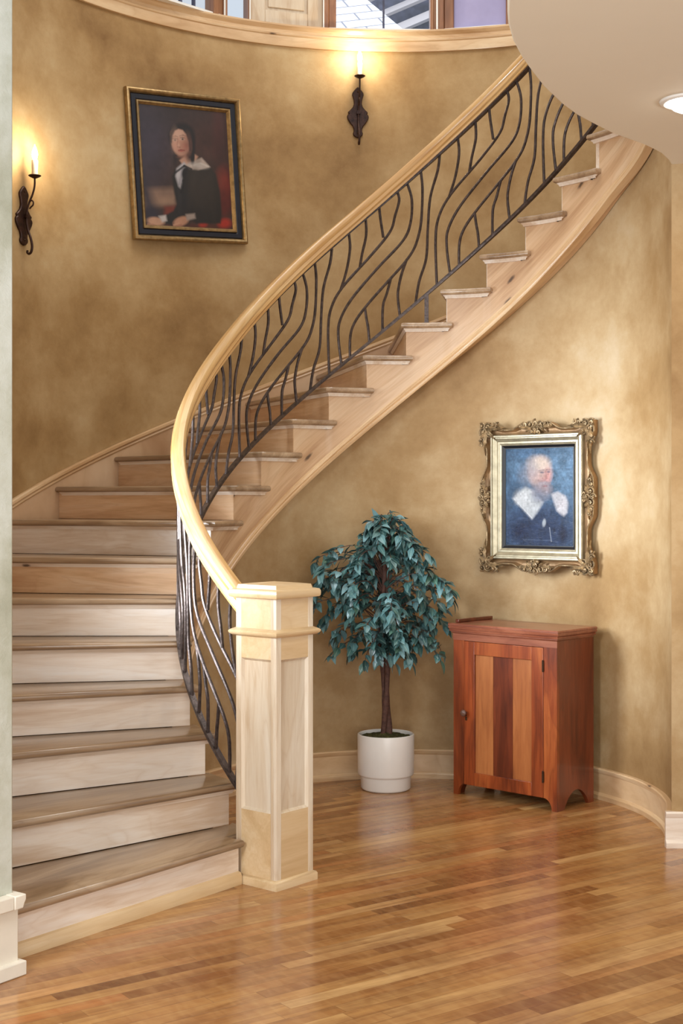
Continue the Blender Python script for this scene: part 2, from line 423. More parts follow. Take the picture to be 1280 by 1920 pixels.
# ------------------------------------------------------------------ staircase
stair = thing('staircase', 'curved wooden staircase with brown treads, pale risers and open inner stringer', 'staircase', (CX, CY, 0))
def rel(mb):                       # shift world-built geometry into the staircase's own frame
    mb.v = [(x - CX, y - CY, z) for x, y, z in mb.v]; return mb
NTR = 20
def l2(r, da):
    r = r + G(a + da)
    return (r * math.cos(R_(da)), r * math.sin(R_(da)))
for n in range(1, NTR + 1):
    a = ang(n); dn = ang(n + 1) - a
    Ro = r_out(a) - .022; Ro2 = r_out(a + dn) - .022
    d = Vector((math.cos(R_(dn)), math.sin(R_(dn)))); q = Vector((math.sin(R_(dn)), -math.cos(R_(dn))))   # along / climbing
    def back(r, off=.034):
        p = d * (r + (G(a + dn) if r < 1.2 else 0)) + q * off; return (p.x, p.y)
    out = []
    if n == 1:
        out += [(1.20, 0), (Ro, 0), back(Ro2), back(RS), l2(RT, dn - 3.4), l2(RT, dn * .75), l2(1.02, dn * .44), (1.20, dn * .0 - .087)]
    else:
        out += [l2(RT, 0), (Ro, 0), back(Ro2), back(RS + .004), l2(RS + .004, dn - 3.5), l2(RT, dn - 3.5)]
        out += [l2(RT, (dn - 3.5) * (1 - k / 6)) for k in range(1, 6)]
    mb = MB(); mb.poly_rings(out, [(-.030, .010), (-.026, .003), (-.018, 0), (-.010, 0), (-.003, .003), (0, .009)])
    tr = mb.build('tread', W_TREAD, stair, sharp=50, loc=(0, 0, n * T), rotz=R_(a))
    mb = MB(); mb.poly_rings(inset(out, .012), [(-.047, .012), (-.040, .010), (-.034, .004), (-.0295, .002)])
    mb.build('cove_moulding', W_RISER, tr, sharp=40)
    # riser in the same frame
    mb = MB(); r0 = 1.20 if n == 1 else RS + G(a)
    mb.box(r0, Ro, -.052, -.030, 0 if n == 1 else .002, T - .030)
    rs = mb.build('riser', W_RISERW if n in (7, 9, 10, 11, 12, 13, 14) else W_RISER, stair, loc=(0, 0, (n - 1) * T), rotz=R_(a))
    if n == 1:
        mb = MB(); mb.prism([(-.031, 0), (-.012, 0), (-.012, .034), (-.018, .046), (-.031, .05)], 1.20, Ro, Matrix(((0, 0, 1, 0), (1, 0, 0, 0), (0, 1, 0, 0), (0, 0, 0, 1))))
        mb.build('shoe_moulding', W_NEWCAP, rs, sharp=30)
# inner stringer: saw-tooth top, sweeping lower edge
def zlow(a): return max(0.0, znose(a) - .425 - .08 * smooth((28 - a) / 24))
mb = MB(); rings = []; L = []
segs = []
for n in range(2, NTR + 1):
    rb = ang(n) - 1.75; re = ang(n + 1) - 1.75
    segs.append((rb, re, n * T - .030))
V = []; F = []; U = []
first = True
stepA = []
for rb, re, zt in segs:
    k = 8
    for i in range(k + 1): stepA.append((rb + (re - rb) * i / k, zt))
def col_pts(a, zt): 
    lo = zlow(a)
    return [pol(RS + G(a), a, lo), pol(RS + G(a), a, zt), pol(RW - .004, a, zt), pol(RW - .004, a, lo)]
mb.rings([col_pts(a, zt) for a, zt in stepA], uvlen=[R_(stepA[0][0] - a) * RS * 1.0 for a, zt in stepA])
# real vertical coordinate for the grain
for i, f in enumerate(mb.f):
    mb.uv[i] = [(u[0], mb.v[k][2] - nof(math.degrees(math.atan2(mb.v[k][1] - CY, mb.v[k][0] - CX)) % 360) * T) for u, k in zip(mb.uv[i], f)] if len(f) == 4 else mb.uv[i]
st = rel(mb).build('inner_stringer', W_STRING, stair, sharp=30)
mb = MB(); fr = []
a = 212.0
while a > 4.0:
    o = pol(RS + G(a), a, zlow(a)); a2 = a - .5; tdir = (pol(RS + G(a2), a2, zlow(a2)) - o).normalized()
    sd = -(pol(1, a) - Vector((CX, CY, 0))).normalized(); up = tdir.cross(sd).normalized()
    if up.z < 0: up = -up
    fr.append((o, sd, up)); a -= 2.0
mb.sweep(fr, [(-.032, -.006), (.012, -.006), (.016, .002), (.016, .010), (.009, .014), (.013, .020), (.010, .028), (.004, .032), (.004, .04), (-.0, .04)])
rel(mb).build('stringer_moulding', W_TRIM, stair, sharp=30)
# outer skirt board on the wall, with its cap bead
def ro_in(a): return r_out(a) - .002
mb = MB(); arc_solid(mb, lambda a: r_out(a) - .020, ro_in, 232.5, 8, lambda a: max(0, znose(a) - .36), lambda a: znose(a) + .05)
rel(mb).build('wall_skirt', W_STRING, stair, sharp=30)
mb = MB(); fr = []; a = 232.5
while a > 8:
    o = pol(r_out(a), a, znose(a) + .05); a2 = a - .5; tdir = (pol(r_out(a2), a2, znose(a2) + .05) - o).normalized()
    sd = -(pol(1, a) - Vector((CX, CY, 0))).normalized(); up = tdir.cross(sd).normalized()
    if up.z < 0: up = -up
    fr.append((o, sd, up)); a -= 2.0
mb.sweep(fr, [(.002, -.03), (.022, -.03), (.026, -.022), (.022, -.014), (.030, -.004), (.028, .008), (.018, .014), (.002, .014)])
rel(mb).build('skirt_cap', W_TRIM, stair, sharp=30)

# ------------------------------------------------------------------ newel post
NW = pol(1.078, 235.6); 
newel = thing('newel_post', 'square panelled wooden newel post with a moulded cap at the foot of the stair', 'newel post', (NW.x, NW.y, 0), R_(50))
hw = .108
# core
mb = MB(); mb.box(-hw + .012, hw - .012, -hw + .012, hw - .012, .0, 1.125); mb.build('core', W_NEWEL, newel)
for k in range(4):
    Mk = Matrix.Rotation(math.pi / 2 * k, 4, 'Z')
    # one face: two stiles, rails, recessed bevelled panel
    mb = MB()
    for sx in (-1, 1):
        mb = MB(); mb.box(-hw if sx < 0 else hw - .029, -hw + .029 if sx < 0 else hw - .0152, -hw, -hw + .015, 0, 1.125, Mk)
        mb.build('stile', W_NEWEL, newel, bevel=.0012)
    for z0, z1 in ((0, .292), (.888, 1.125)):
        mb = MB(); mb.box(-hw + .029, hw - .029, -hw + .0006, -hw + .015, z0, z1, Mk)
        mb.build('face_rail', W_NEWCAP, newel)
    mb = MB(); x0, x1, z0, z1 = -hw + .029, hw - .029, .292, .888
    y0, y1 = -hw + .0005, -hw + .011
    V = [Mk @ Vector(p) for p in ((x0, y0, z0), (x1, y0, z0), (x1, y0, z1), (x0, y0, z1), (x0 + .009, y1, z0 + .010), (x1 - .009, y1, z0 + .010), (x1 - .009, y1, z1 - .010), (x0 + .009, y1, z1 - .010))]
    mb.add(V, [(0, 1, 5, 4), (1, 2, 6, 5), (2, 3, 7, 6), (3, 0, 4, 7), (4, 5, 6, 7)])
    mb.build('face_panel', W_NEWEL, newel, sharp=20, flip=False)
def sq(r): return [(-r, -r), (r, -r), (r, r), (-r, r)]
mb = MB(); mb.poly_rings(sq(hw + .022), [(.974, .020), (.976, .012), (.982, .004), (.988, 0), (.994, 0), (1.000, .008), (1.006, .021)])
mb.build('band_moulding', W_NEWCAP, newel, sharp=40)
mb = MB(); mb.poly_rings(sq(hw + .022), [(1.124, .014), (1.126, .004), (1.132, 0), (1.150, 0), (1.157, .004), (1.160, .016), (1.160, .022), (1.1605, .0235), (1.176, .028), (1.180, .060), (1.186, .128)])
mb.build('cap', W_NEWCAP, newel, sharp=40)
mb = MB(); mb.poly_rings(sq(hw + .013), [(0, 0), (.026, 0), (.033, .004), (.037, .0125)])
mb.build('base_shoe', W_NEWCAP, newel, sharp=40)

# ------------------------------------------------------------------ railing
railing = thing('stair_railing', 'curved honey wood handrail on dark wrought iron branching balusters', 'railing', (CX, CY, 0))
HN = [1, 2, 3, 4, 5, 6, 7, 8, 9, 10, 11, 12, 13, 14, 15, 16, 17, 18, 21]
HH = [.83, .815, .79, .775, .758, .738, .715, .703, .703, .722, .742, .757, .768, .784, .802, .813, .815, .815, .815]
HB = [.05, .045, .04, .03, .02, .02, .04, .055, .055, .045, .036, .033, .032, .04, .05, .06, .062, .06, .05]
def hrail(n): return float(np.interp(n, HN, HH))
def hbot(n): return float(np.interp(n, HN, HB))
_ns = np.linspace(.5, 21, 400)
_w = np.hanning(41); _w /= _w.sum()
_hs = np.convolve(np.pad(np.array([hrail(x) for x in _ns]), 20, mode='edge'), _w, 'valid')
_bs = np.convolve(np.pad(np.array([hbot(x) for x in _ns]), 20, mode='edge'), _w, 'valid')
def hrail(n): return float(np.interp(n, _ns, _hs))
def hbot(n): return float(np.interp(n, _ns, _bs))
def helix(off, n0, n1, r=RR, dn=.16):
    N = int(abs(n1 - n0) / dn) + 1; fr = []
    for i in range(N + 1):
        n = n0 + (n1 - n0) * i / N
        P = lambda m: pol(r + G(ang(m)), ang(m), m * T + off(m))
        o = P(n); t = (P(n + .03) - P(n - .03)).normalized()
        sd = (pol(1, ang(n)) - Vector((CX, CY, 0))).normalized(); up = sd.cross(t).normalized()
        if up.z < 0: up = -up
        fr.append((o, sd, up))
    return fr
half = [(0, .038), (.013, .038), (.024, .035), (.031, .027), (.034, .016), (.033, .006), (.028, -.002), (.030, -.010), (.032, -.017), (.029, -.023), (.025, -.026), (.026, -.032), (.025, -.038)]
prof = half + [(-x, y) for x, y in half[::-1]][:-1]
mb = MB(); mb.sweep(helix(hrail, 1.47, 20.6), prof)
rel(mb).build('handrail', W_RAIL, railing, sharp=28)
mb = MB(); mb.sweep(helix(lambda n: hrail(n) - .056, 1.5, 20.6), [(-.013, -.005), (.013, -.005), (.013, .006), (-.013, .006)])
rel(mb).build('top_bar', IRON, railing, sharp=30)
mb = MB(); mb.sweep(helix(hbot, 1.5, 20.6), [(-.012, -.008), (.012, -.008), (.013, 0), (.012, .008), (-.012, .008), (-.013, 0)])
rel(mb).build('bottom_bar', IRON, railing, sharp=30)
# the repeating spray of bent bars, in (steps, fraction of the height)
P_ = 2.69
bars = {
 'a':  [(1.76, 1.0), (1.80, .85), (1.77, .61), (1.68, .49), (1.55, .425), (1.30, .385), (.95, .355), (.47, .310), (.14, .255), (.01, .170), (0, 0)],
 'a1': [(1.42, .405), (1.30, .33), (1.22, .24), (1.20, .16), (1.25, 0)],
 'a2': [(1.03, .365), (.93, .27), (.83, .19), (.82, 0)],
 'a3': [(.38, .30), (.42, .20), (.46, .12), (.49, 0)],
 'b':  [(1.43, 1.0), (1.54, .84), (1.51, .67), (1.32, .577), (.69, .530), (.04, .457), (-.26, .36), (-.30, .233), (-.22, 0)],
 'c':  [(1.19, 1.0), (1.23, .92), (1.13, .83), (1.00, .735), (.51, .675), (-.18, .615), (-.48, .527), (-.57, .37), (-.54, 0)],
 'c1': [(.74, 1.0), (.77, .90), (.84, .735)],
 'c2': [(.40, 1.0), (.41, .87), (.31, .75), (.25, .655)],
 'c3': [(-.03, 1.0), (0, .87), (-.09, .72), (-.25, .60)],
 'd':  [(-.47, 1.0), (-.52, .89), (-.70, .73), (-.76, .5), (-.80, .28), (-.97, .146), (-1.06, 0)],
}
n0 = 12.74 + 3 * P_
while n0 > 1.0:
    for key, pts in bars.items():
        if n0 + pts[0][0] > 20.3: continue
        P2 = catmull([(u, v, 0) for u, v in pts], 5)
        P3 = []
        for p in P2:
            n = n0 + p.x
            if n < 1.62: continue
            lo = hbot(n) + .004; hi = hrail(n) - .058
            P3.append(pol(RR + G(ang(n)), ang(n), n * T + lo + (hi - lo) * p.y))
        if len(P3) < 4: continue
        mb = MB(); rad = [.0076 * (1 + .10 * (random.random() - .5)) for _ in P3]
        mb.tube(P3, rad, 7)
        rel(mb).build('baluster', IRON, railing, sharp=45)
    n0 -= P_
npost = 14.64
for npost in (14.64,):
    pz = math.floor(npost) * T; pp = pol(RR, ang(npost))
    Mp = Matrix.Translation((pp.x, pp.y, 0)) @ Matrix.Rotation(R_(ang(npost)), 4, 'Z')
    mb = MB(); mb.box(-.011, .011, -.011, .011, pz + .001, npost * T + hbot(npost), Mp)
    mb.box(-.016, .016, -.016, .016, pz + .001, pz + .006, Mp)
    rel(mb).build('support_post', IRON, railing)

# ------------------------------------------------------------------ window ledge and upper windows
mb = MB(); mb.sweep(arc_frames(lambda a: r_out(a), 200, 20, 4.32), [(-.06, 0), (.016, 0), (.018, .006), (.018, .060), (.024, .066), (.026, .076), (.018, .082), (.020, .098), (.030, .110), (.036, .120), (.036, .130), (-.06, .134)])
struct(mb.build('trim_1', W_TRIM, sharp=30), 'curved wooden ledge moulding under the upper windows', 'trim')
ZW0, ZW1, RWI = 4.452, 5.75, 2.30
def chord_matrix(a1, a2, r=RWI):
    p, q = pol(r, a1), pol(r, a2); d = (q - p); L = d.length; ex = d.normalized(); ez = Vector((0, 0, 1)); ey = ez.cross(ex)
    M = Matrix((ex, ey, ez)).transposed().to_4x4(); M.translation = p
    return M, L
gl = NT('window_glass')
gtr = gl.n('ShaderNodeBsdfTransparent', ins={'Color': (.93, .96, 1, 1)}); ggl = gl.n('ShaderNodeBsdfGlossy', ins={'Roughness': .02})
gmx = gl.n('ShaderNodeMixShader', ins={0: .06, 1: gtr.outputs[0], 2: ggl.outputs[0]}); gl.l(gmx.outputs[0], gl.out.inputs[0]); GLASS = gl.m
def window(i, a1, a2, muntins, jambs, label, pane=GLASS):
    M, L = chord_matrix(a1, a2)
    root = bpy.data.objects.new('window_%d' % i, None); COL.objects.link(root); struct(root, label, 'window')
    mb = MB()
    jl, jr = jambs
    for x0, w in ((0, jl), (L - jr, jr)):
        mb.box(x0, x0 + w * .45, -.03, .06, ZW0, ZW1, M); mb.box(x0 + w * .45, x0 + w, -.015, .05, ZW0, ZW1, M)
    mb.box(jl, L - jr, -.015, .05, ZW1 - .06, ZW1, M)
    mb.build('window_frame', W_WIN, root, bevel=.004)
    mb = MB(); mb.box(0.0, L, -.02, .055, ZW0 - .004, ZW0 + .010, M)
    for x0 in (0.002, L - .010): mb.box(x0, x0 + .008, -.036, -.03, ZW0, ZW1, M)
    mb.build('window_sill', WHITE, root)
    mb = MB(); mb.box(jl, L - jr, .018, .022, ZW0 + .01, ZW1 - .06, M); mb.build('window_pane', pane, root)
    if muntins:
        mb = MB()
        for am in muntins:
            x = L * (am - a1) / (a2 - a1); mb.box(x - .006, x + .006, .008, .032, ZW0 + .01, ZW1 - .06, M)
        mb.build('window_muntin', SIDING, root)
window(1, 150, 117.8, (139, 132, 125.4, 122.9), (.06, .085), 'leftmost upper window with narrow vertical bars')
window(2, 117.8, 113.4, (), (.032, .014), 'narrow bright upper window left of the wood panel')
window(3, 101.6, 83.6, (92.0,), (.085, .045), 'upper window showing a shingled roof outside')
window(4, 83.6, 71.3, (), (.105, .06), 'upper window with a lilac screen beside the ceiling edge', LILAC)
M, L = chord_matrix(113.4, 101.6)
mb = MB()
mb.box(0, L, 0, .05, ZW0, ZW1, M); mb.box(0, .10, -.014, 0, ZW0, ZW1, M); mb.box(L - .10, L, -.014, 0, ZW0, ZW1, M); mb.box(.10, L - .10, -.0135, 0, ZW0, ZW0 + .085, M)
mb.box(.12, L - .12, -.008, 0, ZW0 + .105, ZW1, M)
struct(mb.build('trim_2', W_NEWEL, bevel=.003), 'wooden panel between the upper windows', 'trim')
mb = MB(); arc_solid(mb, 2.30, 2.46, 71.3, 10, 4.33, 5.75); struct(mb.build('wall_upper', PL_BACK), 'upper plaster wall right of the windows', 'wall')
mb = MB(); arc_solid(mb, r_out, lambda a: r_out(a) + .16, 234, 150, 4.33, 5.75); struct(mb.build('wall_upper_left', PL_BACK), 'upper plaster wall left of the windows', 'wall')

# neighbouring roof and gable seen through the window
s = NT('grey_shingles'); co = s.coord('UV')
br = s.n('ShaderNodeTexBrick', ins={'Vector': co, 'Color1': srgb(240, 240, 244), 'Color2': srgb(224, 224, 232), 'Mortar': srgb(140, 140, 150), 'Scale': 1.0, 'Mortar Size': .009, 'Brick Width': .34, 'Row Height': .16})
br.offset = .5
SHING = s.fin(br.outputs['Color'], .9)
roof = thing('shingled_roof', 'pale grey shingled roof of a house seen through the upper window', 'roof')
mb = MB()
pts = [(-.34, 12, 5.2), (1.06, 12, 5.2), (-.24, 13.93, 7.0), (-.42, 13.93, 7.0)]
mb.add(pts, [(0, 1, 2, 3)], [[(x * .9 + y * .45, y * 1.37 - x * .25) for x, y, z in pts]])
mb.build('roof_slope', SHING, roof)
gable = thing('gable_wall', 'dark siding gable with pale fascia boards seen through the upper window', 'gable')
mb = MB(); mb.box(-.8, 2.6, 15.2, 15.3, 4.6, 9.2); mb.build('siding', SIDING, gable)
for zz, wd, yy in ((0.0, .085, 15.05), (.19, .06, 14.9), (.36, .09, 14.7)):
    mb = MB(); p = Vector((.16, yy, 6.46 + zz + .0)); q = Vector((1.8, yy, 7.16 + zz))
    mb.add([p, q, q + Vector((0, 0, wd)), p + Vector((0, 0, wd)), p + Vector((0, .1, 0)), q + Vector((0, .1, 0)), q + Vector((0, .1, wd)), p + Vector((0, .1, wd))],
           [(0, 1, 2, 3), (4, 7, 6, 5), (3, 2, 6, 7), (0, 4, 5, 1), (0, 3, 7, 4), (1, 5, 6, 2)])
    mb.build('fascia_board', WHITEB, gable)

# ------------------------------------------------------------------ cabinet
FX, FY = .577, 7.075
cab = thing('wooden_cabinet', 'reddish brown single door wooden cabinet with bracket feet against the curved wall', 'cabinet', (FX, FY, 0), R_(-42.7))
CWd, CDp, CHt = .632, .325, .878
mirror_y = Matrix(((1, 0, 0, 0), (0, 0, 1, 0), (0, 1, 0, 0), (0, 0, 0, 1)))    # (x, z) outlines stood upright
def foot(x0, x1, inner):            # stile with a curved bracket foot
    pts = [(x0, 0), (x0, .825), (x1, .825), (x1, .058)]
    w = x1 - x0; ft = .030
    if inner > 0: cur = [(x1 - (w - ft) * math.sin(t), .058 * math.cos(t)) for t in np.linspace(0, math.pi / 2, 10)]
    else: pts = [(x1, 0), (x1, .825), (x0, .825), (x0, .058)]; cur = [(x0 + (w - ft) * math.sin(t), .058 * math.cos(t)) for t in np.linspace(0, math.pi / 2, 10)]
    return pts + cur[1:]
for nm, x0, x1, inn in (('stile', 0, .067, 1), ('stile', CWd - .078, CWd, -1)):
    mb = MB(); mb.prism(foot(x0, x1, inn), 0, .02, mirror_y); mb.build(nm, W_CAB, cab, sharp=30)
sidep = [(.0205, 0), (.0205, .825), (CDp, .825), (CDp, 0), (CDp - .045, 0)] + [(CDp - .045 - (CDp - .11) * t, .085 * math.sin(math.pi * t) ** .7) for t in np.linspace(0.03, .97, 13)] + [(.065, 0)]
Myz = Matrix(((0, 0, 1, 0), (1, 0, 0, 0), (0, 1, 0, 0), (0, 0, 0, 1)))          # (y, z) outline extruded along x
for x0 in (0.0, CWd - .02):
    mb = MB(); mb.prism(sidep, x0, x0 + .02, Myz); mb.build('side_panel', W_CABD, cab, sharp=30)
mb = MB(); mb.box(.0205, CWd - .0205, CDp - .015, CDp, .06, .825); mb.build('back_panel', W_CABD, cab)
mb = MB(); mb.box(.0205, CWd - .0205, .025, CDp - .0155, .09, .108); mb.build('bottom_board', W_CABD, cab)
mb = MB(); mb.box(.0675, CWd - .0785, .0, .02, .792, .825); mb.box(-.002, CWd + .002, -.003, 0, .793, .828)
mb.build('frieze', W_CABH, cab)
mb = MB()
mb.poly_rings([(-.020, -.022), (CWd + .020, -.022), (CWd + .020, CDp + .004), (-.020, CDp + .004)], [(.8255, .018), (.832, .012), (.836, .012), (.838, .006), (.846, .004), (.850, .008), (.852, .002), (.862, 0), (.866, .003), (.868, .0), (.874, .0), (.878, .004)])
mb.build('cornice', W_CABH, cab, sharp=25)
mb = MB(); mb.box(-.012, .010, .03, CDp, .8785, .895); mb.build('gallery_strip', W_CABD, cab, bevel=.003)
DX0, DX1, DZ0, DZ1 = .0690, CWd - .0800, .058, .790
door = bpy.data.objects.new('door', None); COL.objects.link(door); door.parent = cab
sw = .064
for x0, x1 in ((DX0, DX0 + sw), (DX1 - sw - .004, DX1)):
    mb = MB(); mb.box(x0, x1, -.002, .018, DZ0, DZ1); mb.build('door_stile', W_CAB, door, bevel=.0015)
for z0, z1 in ((DZ0, DZ0 + .066), (DZ1 - .066, DZ1)):
    mb = MB(); mb.box(DX0 + sw, DX1 - sw - .004, -.0018, .018, z0, z1); mb.build('door_rail', W_CAB, door, bevel=.0015)
px0, px1 = DX0 + sw, DX1 - sw - .004
for k, (f0, f1, mt) in enumerate(((0, .32, W_CABL), (.32, .66, W_CABD), (.66, 1, W_CABL))):
    mb = MB(); mb.box(px0 + (px1 - px0) * f0 + .0008, px0 + (px1 - px0) * f1 - .0008, .009, .016, DZ0 + .066, DZ1 - .066); mb.build('panel_board', mt, door)
mb = MB(); Mk = Matrix.Translation((DX0 + .012, -.002, .425)) @ Matrix.Rotation(R_(90), 4, 'X')
mb.lathe([(.006, 0), (.007, .010), (.013, .014), (.017, .020), (.017, .026), (.012, .031), (.004, .033)], seg=24, M=Mk); mb.build('knob', plain('knob_wood', srgb(96, 66, 52), .4, 0, .2, 60), door)
mb = MB(); mb.box(DX0 - .008, DX0 + .018, -.006, -.002, .409, .413); mb.box(DX0 + .008, DX0 + .020, -.005, -.002, .386, .404); mb.build('latch_plate', BRASS, door, bevel=.001)
for z in (.675, .135):
    mb = MB(); mb.box(DX1 - .004, DX1 + .006, -.006, -.001, z, z + .052); mb.tube([(DX1 + .001, -.005, z - .003), (DX1 + .001, -.005, z + .055)], .0035, 8); mb.build('hinge', BRASS, door)

# ------------------------------------------------------------------ potted tree
TX, TY = .232, 7.19
tree = thing('potted_ficus', 'bushy blue green artificial ficus tree in a white ceramic pot', 'potted tree', (TX, TY, 0))
mb = MB(); mb.lathe([(.116, 0), (.124, .004), (.130, .012), (.132, .070), (.134, .074), (.143, .078), (.147, .086), (.149, .28), (.148, .288), (.143, .291), (.138, .288), (.136, .262)], seg=56)
pot = mb.build('pot', WHITE_CER, tree, sharp=40)
mb = MB(); NQ = 26; V = []; F = []
for i in range(NQ + 1):
    for k in range(36):
        rr = .1365 * i / NQ; t = 2 * math.pi * k / 36
        V.append((rr * math.cos(t), rr * math.sin(t), .268 + .022 * math.exp(-(rr / .05) ** 2) + (.012 * random.random() if 0 < i < NQ else 0)))
for i in range(NQ):
    for k in range(36): F.append((i * 36 + k, i * 36 + (k + 1) % 36, (i + 1) * 36 + (k + 1) % 36, (i + 1) * 36 + k))
mb.add(V, F); mb.build('moss', MOSS, tree)
def stem(ph, r0, top, lean, sep=.016):
    P = []; Q = []
    for i in range(40):
        t = i / 39; z = .275 + (top - .275) * t; w = ph + 5.5 * t
        d = sep * (1 - .45 * t)
        P.append((d * math.cos(w) + lean[0] * t + .006 * math.sin(9 * t), d * math.sin(w) + lean[1] * t, z)); Q.append(r0 * (1 - .5 * t) * (1 + .14 * math.sin(31 * t + ph)))
    return P, Q
mb = MB()
for ph, r0, top, lean in ((.4, .019, 1.28, (-.02, 0)), (3.4, .0165, 1.34, (.0, 0)), (1.9, .011, 1.20, (-.01, .01))):
    P, Q = stem(ph, r0, top, lean); mb.tube(P, Q, 10)
mb.build('trunk', BARK, tree, sharp=60)
LW = NT('ficus_leaf'); uv = LW.n('ShaderNodeSeparateXYZ', ins={0: LW.coord('UV')})
tint = LW.n('ShaderNodeVertexColor', layer_name='tint').outputs[0]
vein = LW.ramp(LW.math('ABSOLUTE', LW.math('SUBTRACT', uv.outputs[0], .5)), [(.0, (1, 1, 1)), (.07, (0, 0, 0))])
rib = LW.ramp(LW.math('ABSOLUTE', LW.math('SUBTRACT', LW.math('FRACT', LW.math('ADD', LW.math('MULTIPLY', uv.outputs[1], 6.0), LW.math('ABSOLUTE', LW.math('MULTIPLY', LW.math('SUBTRACT', uv.outputs[0], .5), 2.4)))), .5)), [(0, (1, 1, 1)), (.16, (0, 0, 0))])
lc = LW.mix(LW.math('MULTIPLY', vein, .55), tint, srgb(150, 178, 160)); lc = LW.mix(LW.math('MULTIPLY', rib, .16), lc, srgb(140, 170, 160))
LEAF = LW.fin(lc, .38, 0, .5, .2)
def crown_w(z):                       # left / right reach of the crown at a height
    zs = [.62, .68, .72, .80, .88, .95, 1.02, 1.10, 1.18, 1.25, 1.32, 1.40, 1.47]
    return (np.interp(z, zs, [.10, .24, .28, .25, .37, .39, .37, .35, .37, .30, .13, .11, .03]), np.interp(z, zs, [.06, .16, .29, .26, .31, .345, .30, .24, .22, .17, .13, .11, .04]))
leafV = []; leafF = []; leafUV = []; leafC = []
twig = MB()
PAL = [srgb(40, 70, 70), srgb(60, 98, 96), srgb(82, 120, 122), srgb(108, 144, 148), srgb(70, 106, 92), srgb(142, 172, 168)]
def leaf(p, d, L, W, roll, tone):
    d = d.normalized(); sd = d.cross(Vector((0, 0, 1)))
    if sd.length < .1: sd = Vector((1, 0, 0))
    sd.normalize(); sd = Matrix.Rotation(roll, 3, d) @ sd; up = sd.cross(d)
    b = len(leafV); prof = [(0, .0, 0), (.22, .78, .02), (.45, 1.0, .03), (.70, .66, 0.0), (.88, .28, -.05), (1.0, .0, -.09)]
    for t, w, h in prof:
        c = p + d * (L * t) + up * (L * h)
        for sx in (-1, 0, 1): leafV.append(tuple(c + sd * (sx * W * w) + up * (abs(sx) * W * w * .28)))
    for i in range(len(prof) - 1):
        for j in (0, 1):
            leafF.append((b + i * 3 + j, b + i * 3 + j + 1, b + (i + 1) * 3 + j + 1, b + (i + 1) * 3 + j))
            leafUV.append([(j * .5, prof[i][0]), (j * .5 + .5, prof[i][0]), (j * .5 + .5, prof[i + 1][0]), (j * .5, prof[i + 1][0])])
    leafC.extend([tone] * (3 * len(prof)))
def spray(z, dx, dy, nl=13, dark=0):
    z0 = min(1.30, max(.70, z - .04 + random.uniform(-.1, .02)))
    A = Vector((-.01, 0, z0)); B = Vector((dx, dy, z)); mid = (A + B) / 2 + Vector((0, 0, .07))
    P = catmull([A, mid, B, B + Vector((dx * .12, dy * .12, -.05))], 5)
    twig.tube(P, [.0032 * (1 - .6 * i / len(P)) for i in range(len(P))], 5)
    for i in range(nl):
        t = .30 + .70 * (i + random.random() * .6) / nl; k = min(len(P) - 2, int(t * (len(P) - 1)))
        p = P[k].lerp(P[k + 1], random.random()); ax = (P[k + 1] - P[k]).normalized(); sgn = 1 if i % 2 else -1
        side = Vector((-ax.y, ax.x, 0)); side = side.normalized() if side.length > .1 else Vector((1, 0, 0))
        d = ax * random.uniform(.1, .8) + side * sgn * random.uniform(.2, .8) + Vector((random.uniform(-.45, .45), random.uniform(-.8, .1), random.uniform(-.9, .28)))
        w = math.hypot(p.x + TX - CX, p.y + TY - CY)
        if w > RW - .09: continue
        c = PAL[min(5, max(0, int(random.gauss(2.2 - dark, 1.3))))]
        leaf(p, d, random.uniform(.058, .086), random.uniform(.0150, .0215), random.uniform(-.7, .7), c)
for z, dx, dy, nl in ((1.42, -.03, -.03, 9), (1.43, .03, .0, 9), (1.39, .08, -.05, 10), (1.38, -.08, 0, 10), (1.33, -.04, -.12, 12), (1.33, .07, -.12, 12), (1.31, .14, -.03, 10), (1.30, -.10, .03, 10),
                      (1.25, -.27, -.05, 14), (1.22, -.33, 0, 15), (1.18, -.30, -.10, 14), (1.10, -.33, -.05, 15), (1.04, -.34, 0, 15), (.98, -.35, -.04, 13), (1.24, .20, -.06, 12), (1.16, .20, -.08, 14), (1.12, .26, -.05, 14),
                      (1.08, .30, -.08, 15), (1.03, .31, -.02, 13), (.95, .24, -.06, 14), (.90, .27, -.02, 13), (.82, .22, -.06, 13), (.76, .26, 0, 8), (.80, -.06, -.15, 14), (.74, -.04, -.13, 12), (.72, -.10, -.10, 9), (.74, -.25, -.03, 10), (.85, -.24, -.06, 13),
                      (.88, -.10, -.18, 14), (.84, .06, -.18, 14), (.78, .06, -.14, 13), (.72, .04, -.10, 8), (.98, .02, -.2, 14), (1.0, -.16, -.17, 14), (1.08, -.16, -.17, 14), (1.22, -.14, -.14, 13), (1.22, .02, -.15, 13)):
    spray(z, dx, dy, nl)
for _ in range(84):
    z = random.uniform(.72, 1.38); l, r = crown_w(z); dx = random.uniform(-l * .88, r * .88)
    spray(z, dx, random.uniform(-.15, .13), 12, .7)
me = bpy.data.meshes.new('foliage'); me.from_pydata(leafV, [], leafF)
ul = me.uv_layers.new(name='UVMap'); ul.data.foreach_set('uv', [c for f in leafUV for q in f for c in q])
ca = me.color_attributes.new('tint', 'FLOAT_COLOR', 'POINT'); ca.data.foreach_set('color', [c for q in leafC for c in q])
me.materials.append(LEAF); me.polygons.foreach_set('use_smooth', [True] * len(me.polygons))
fo = bpy.data.objects.new('foliage', me); COL.objects.link(fo); fo.parent = tree
twig.build('twig_branches', BARK, tree)

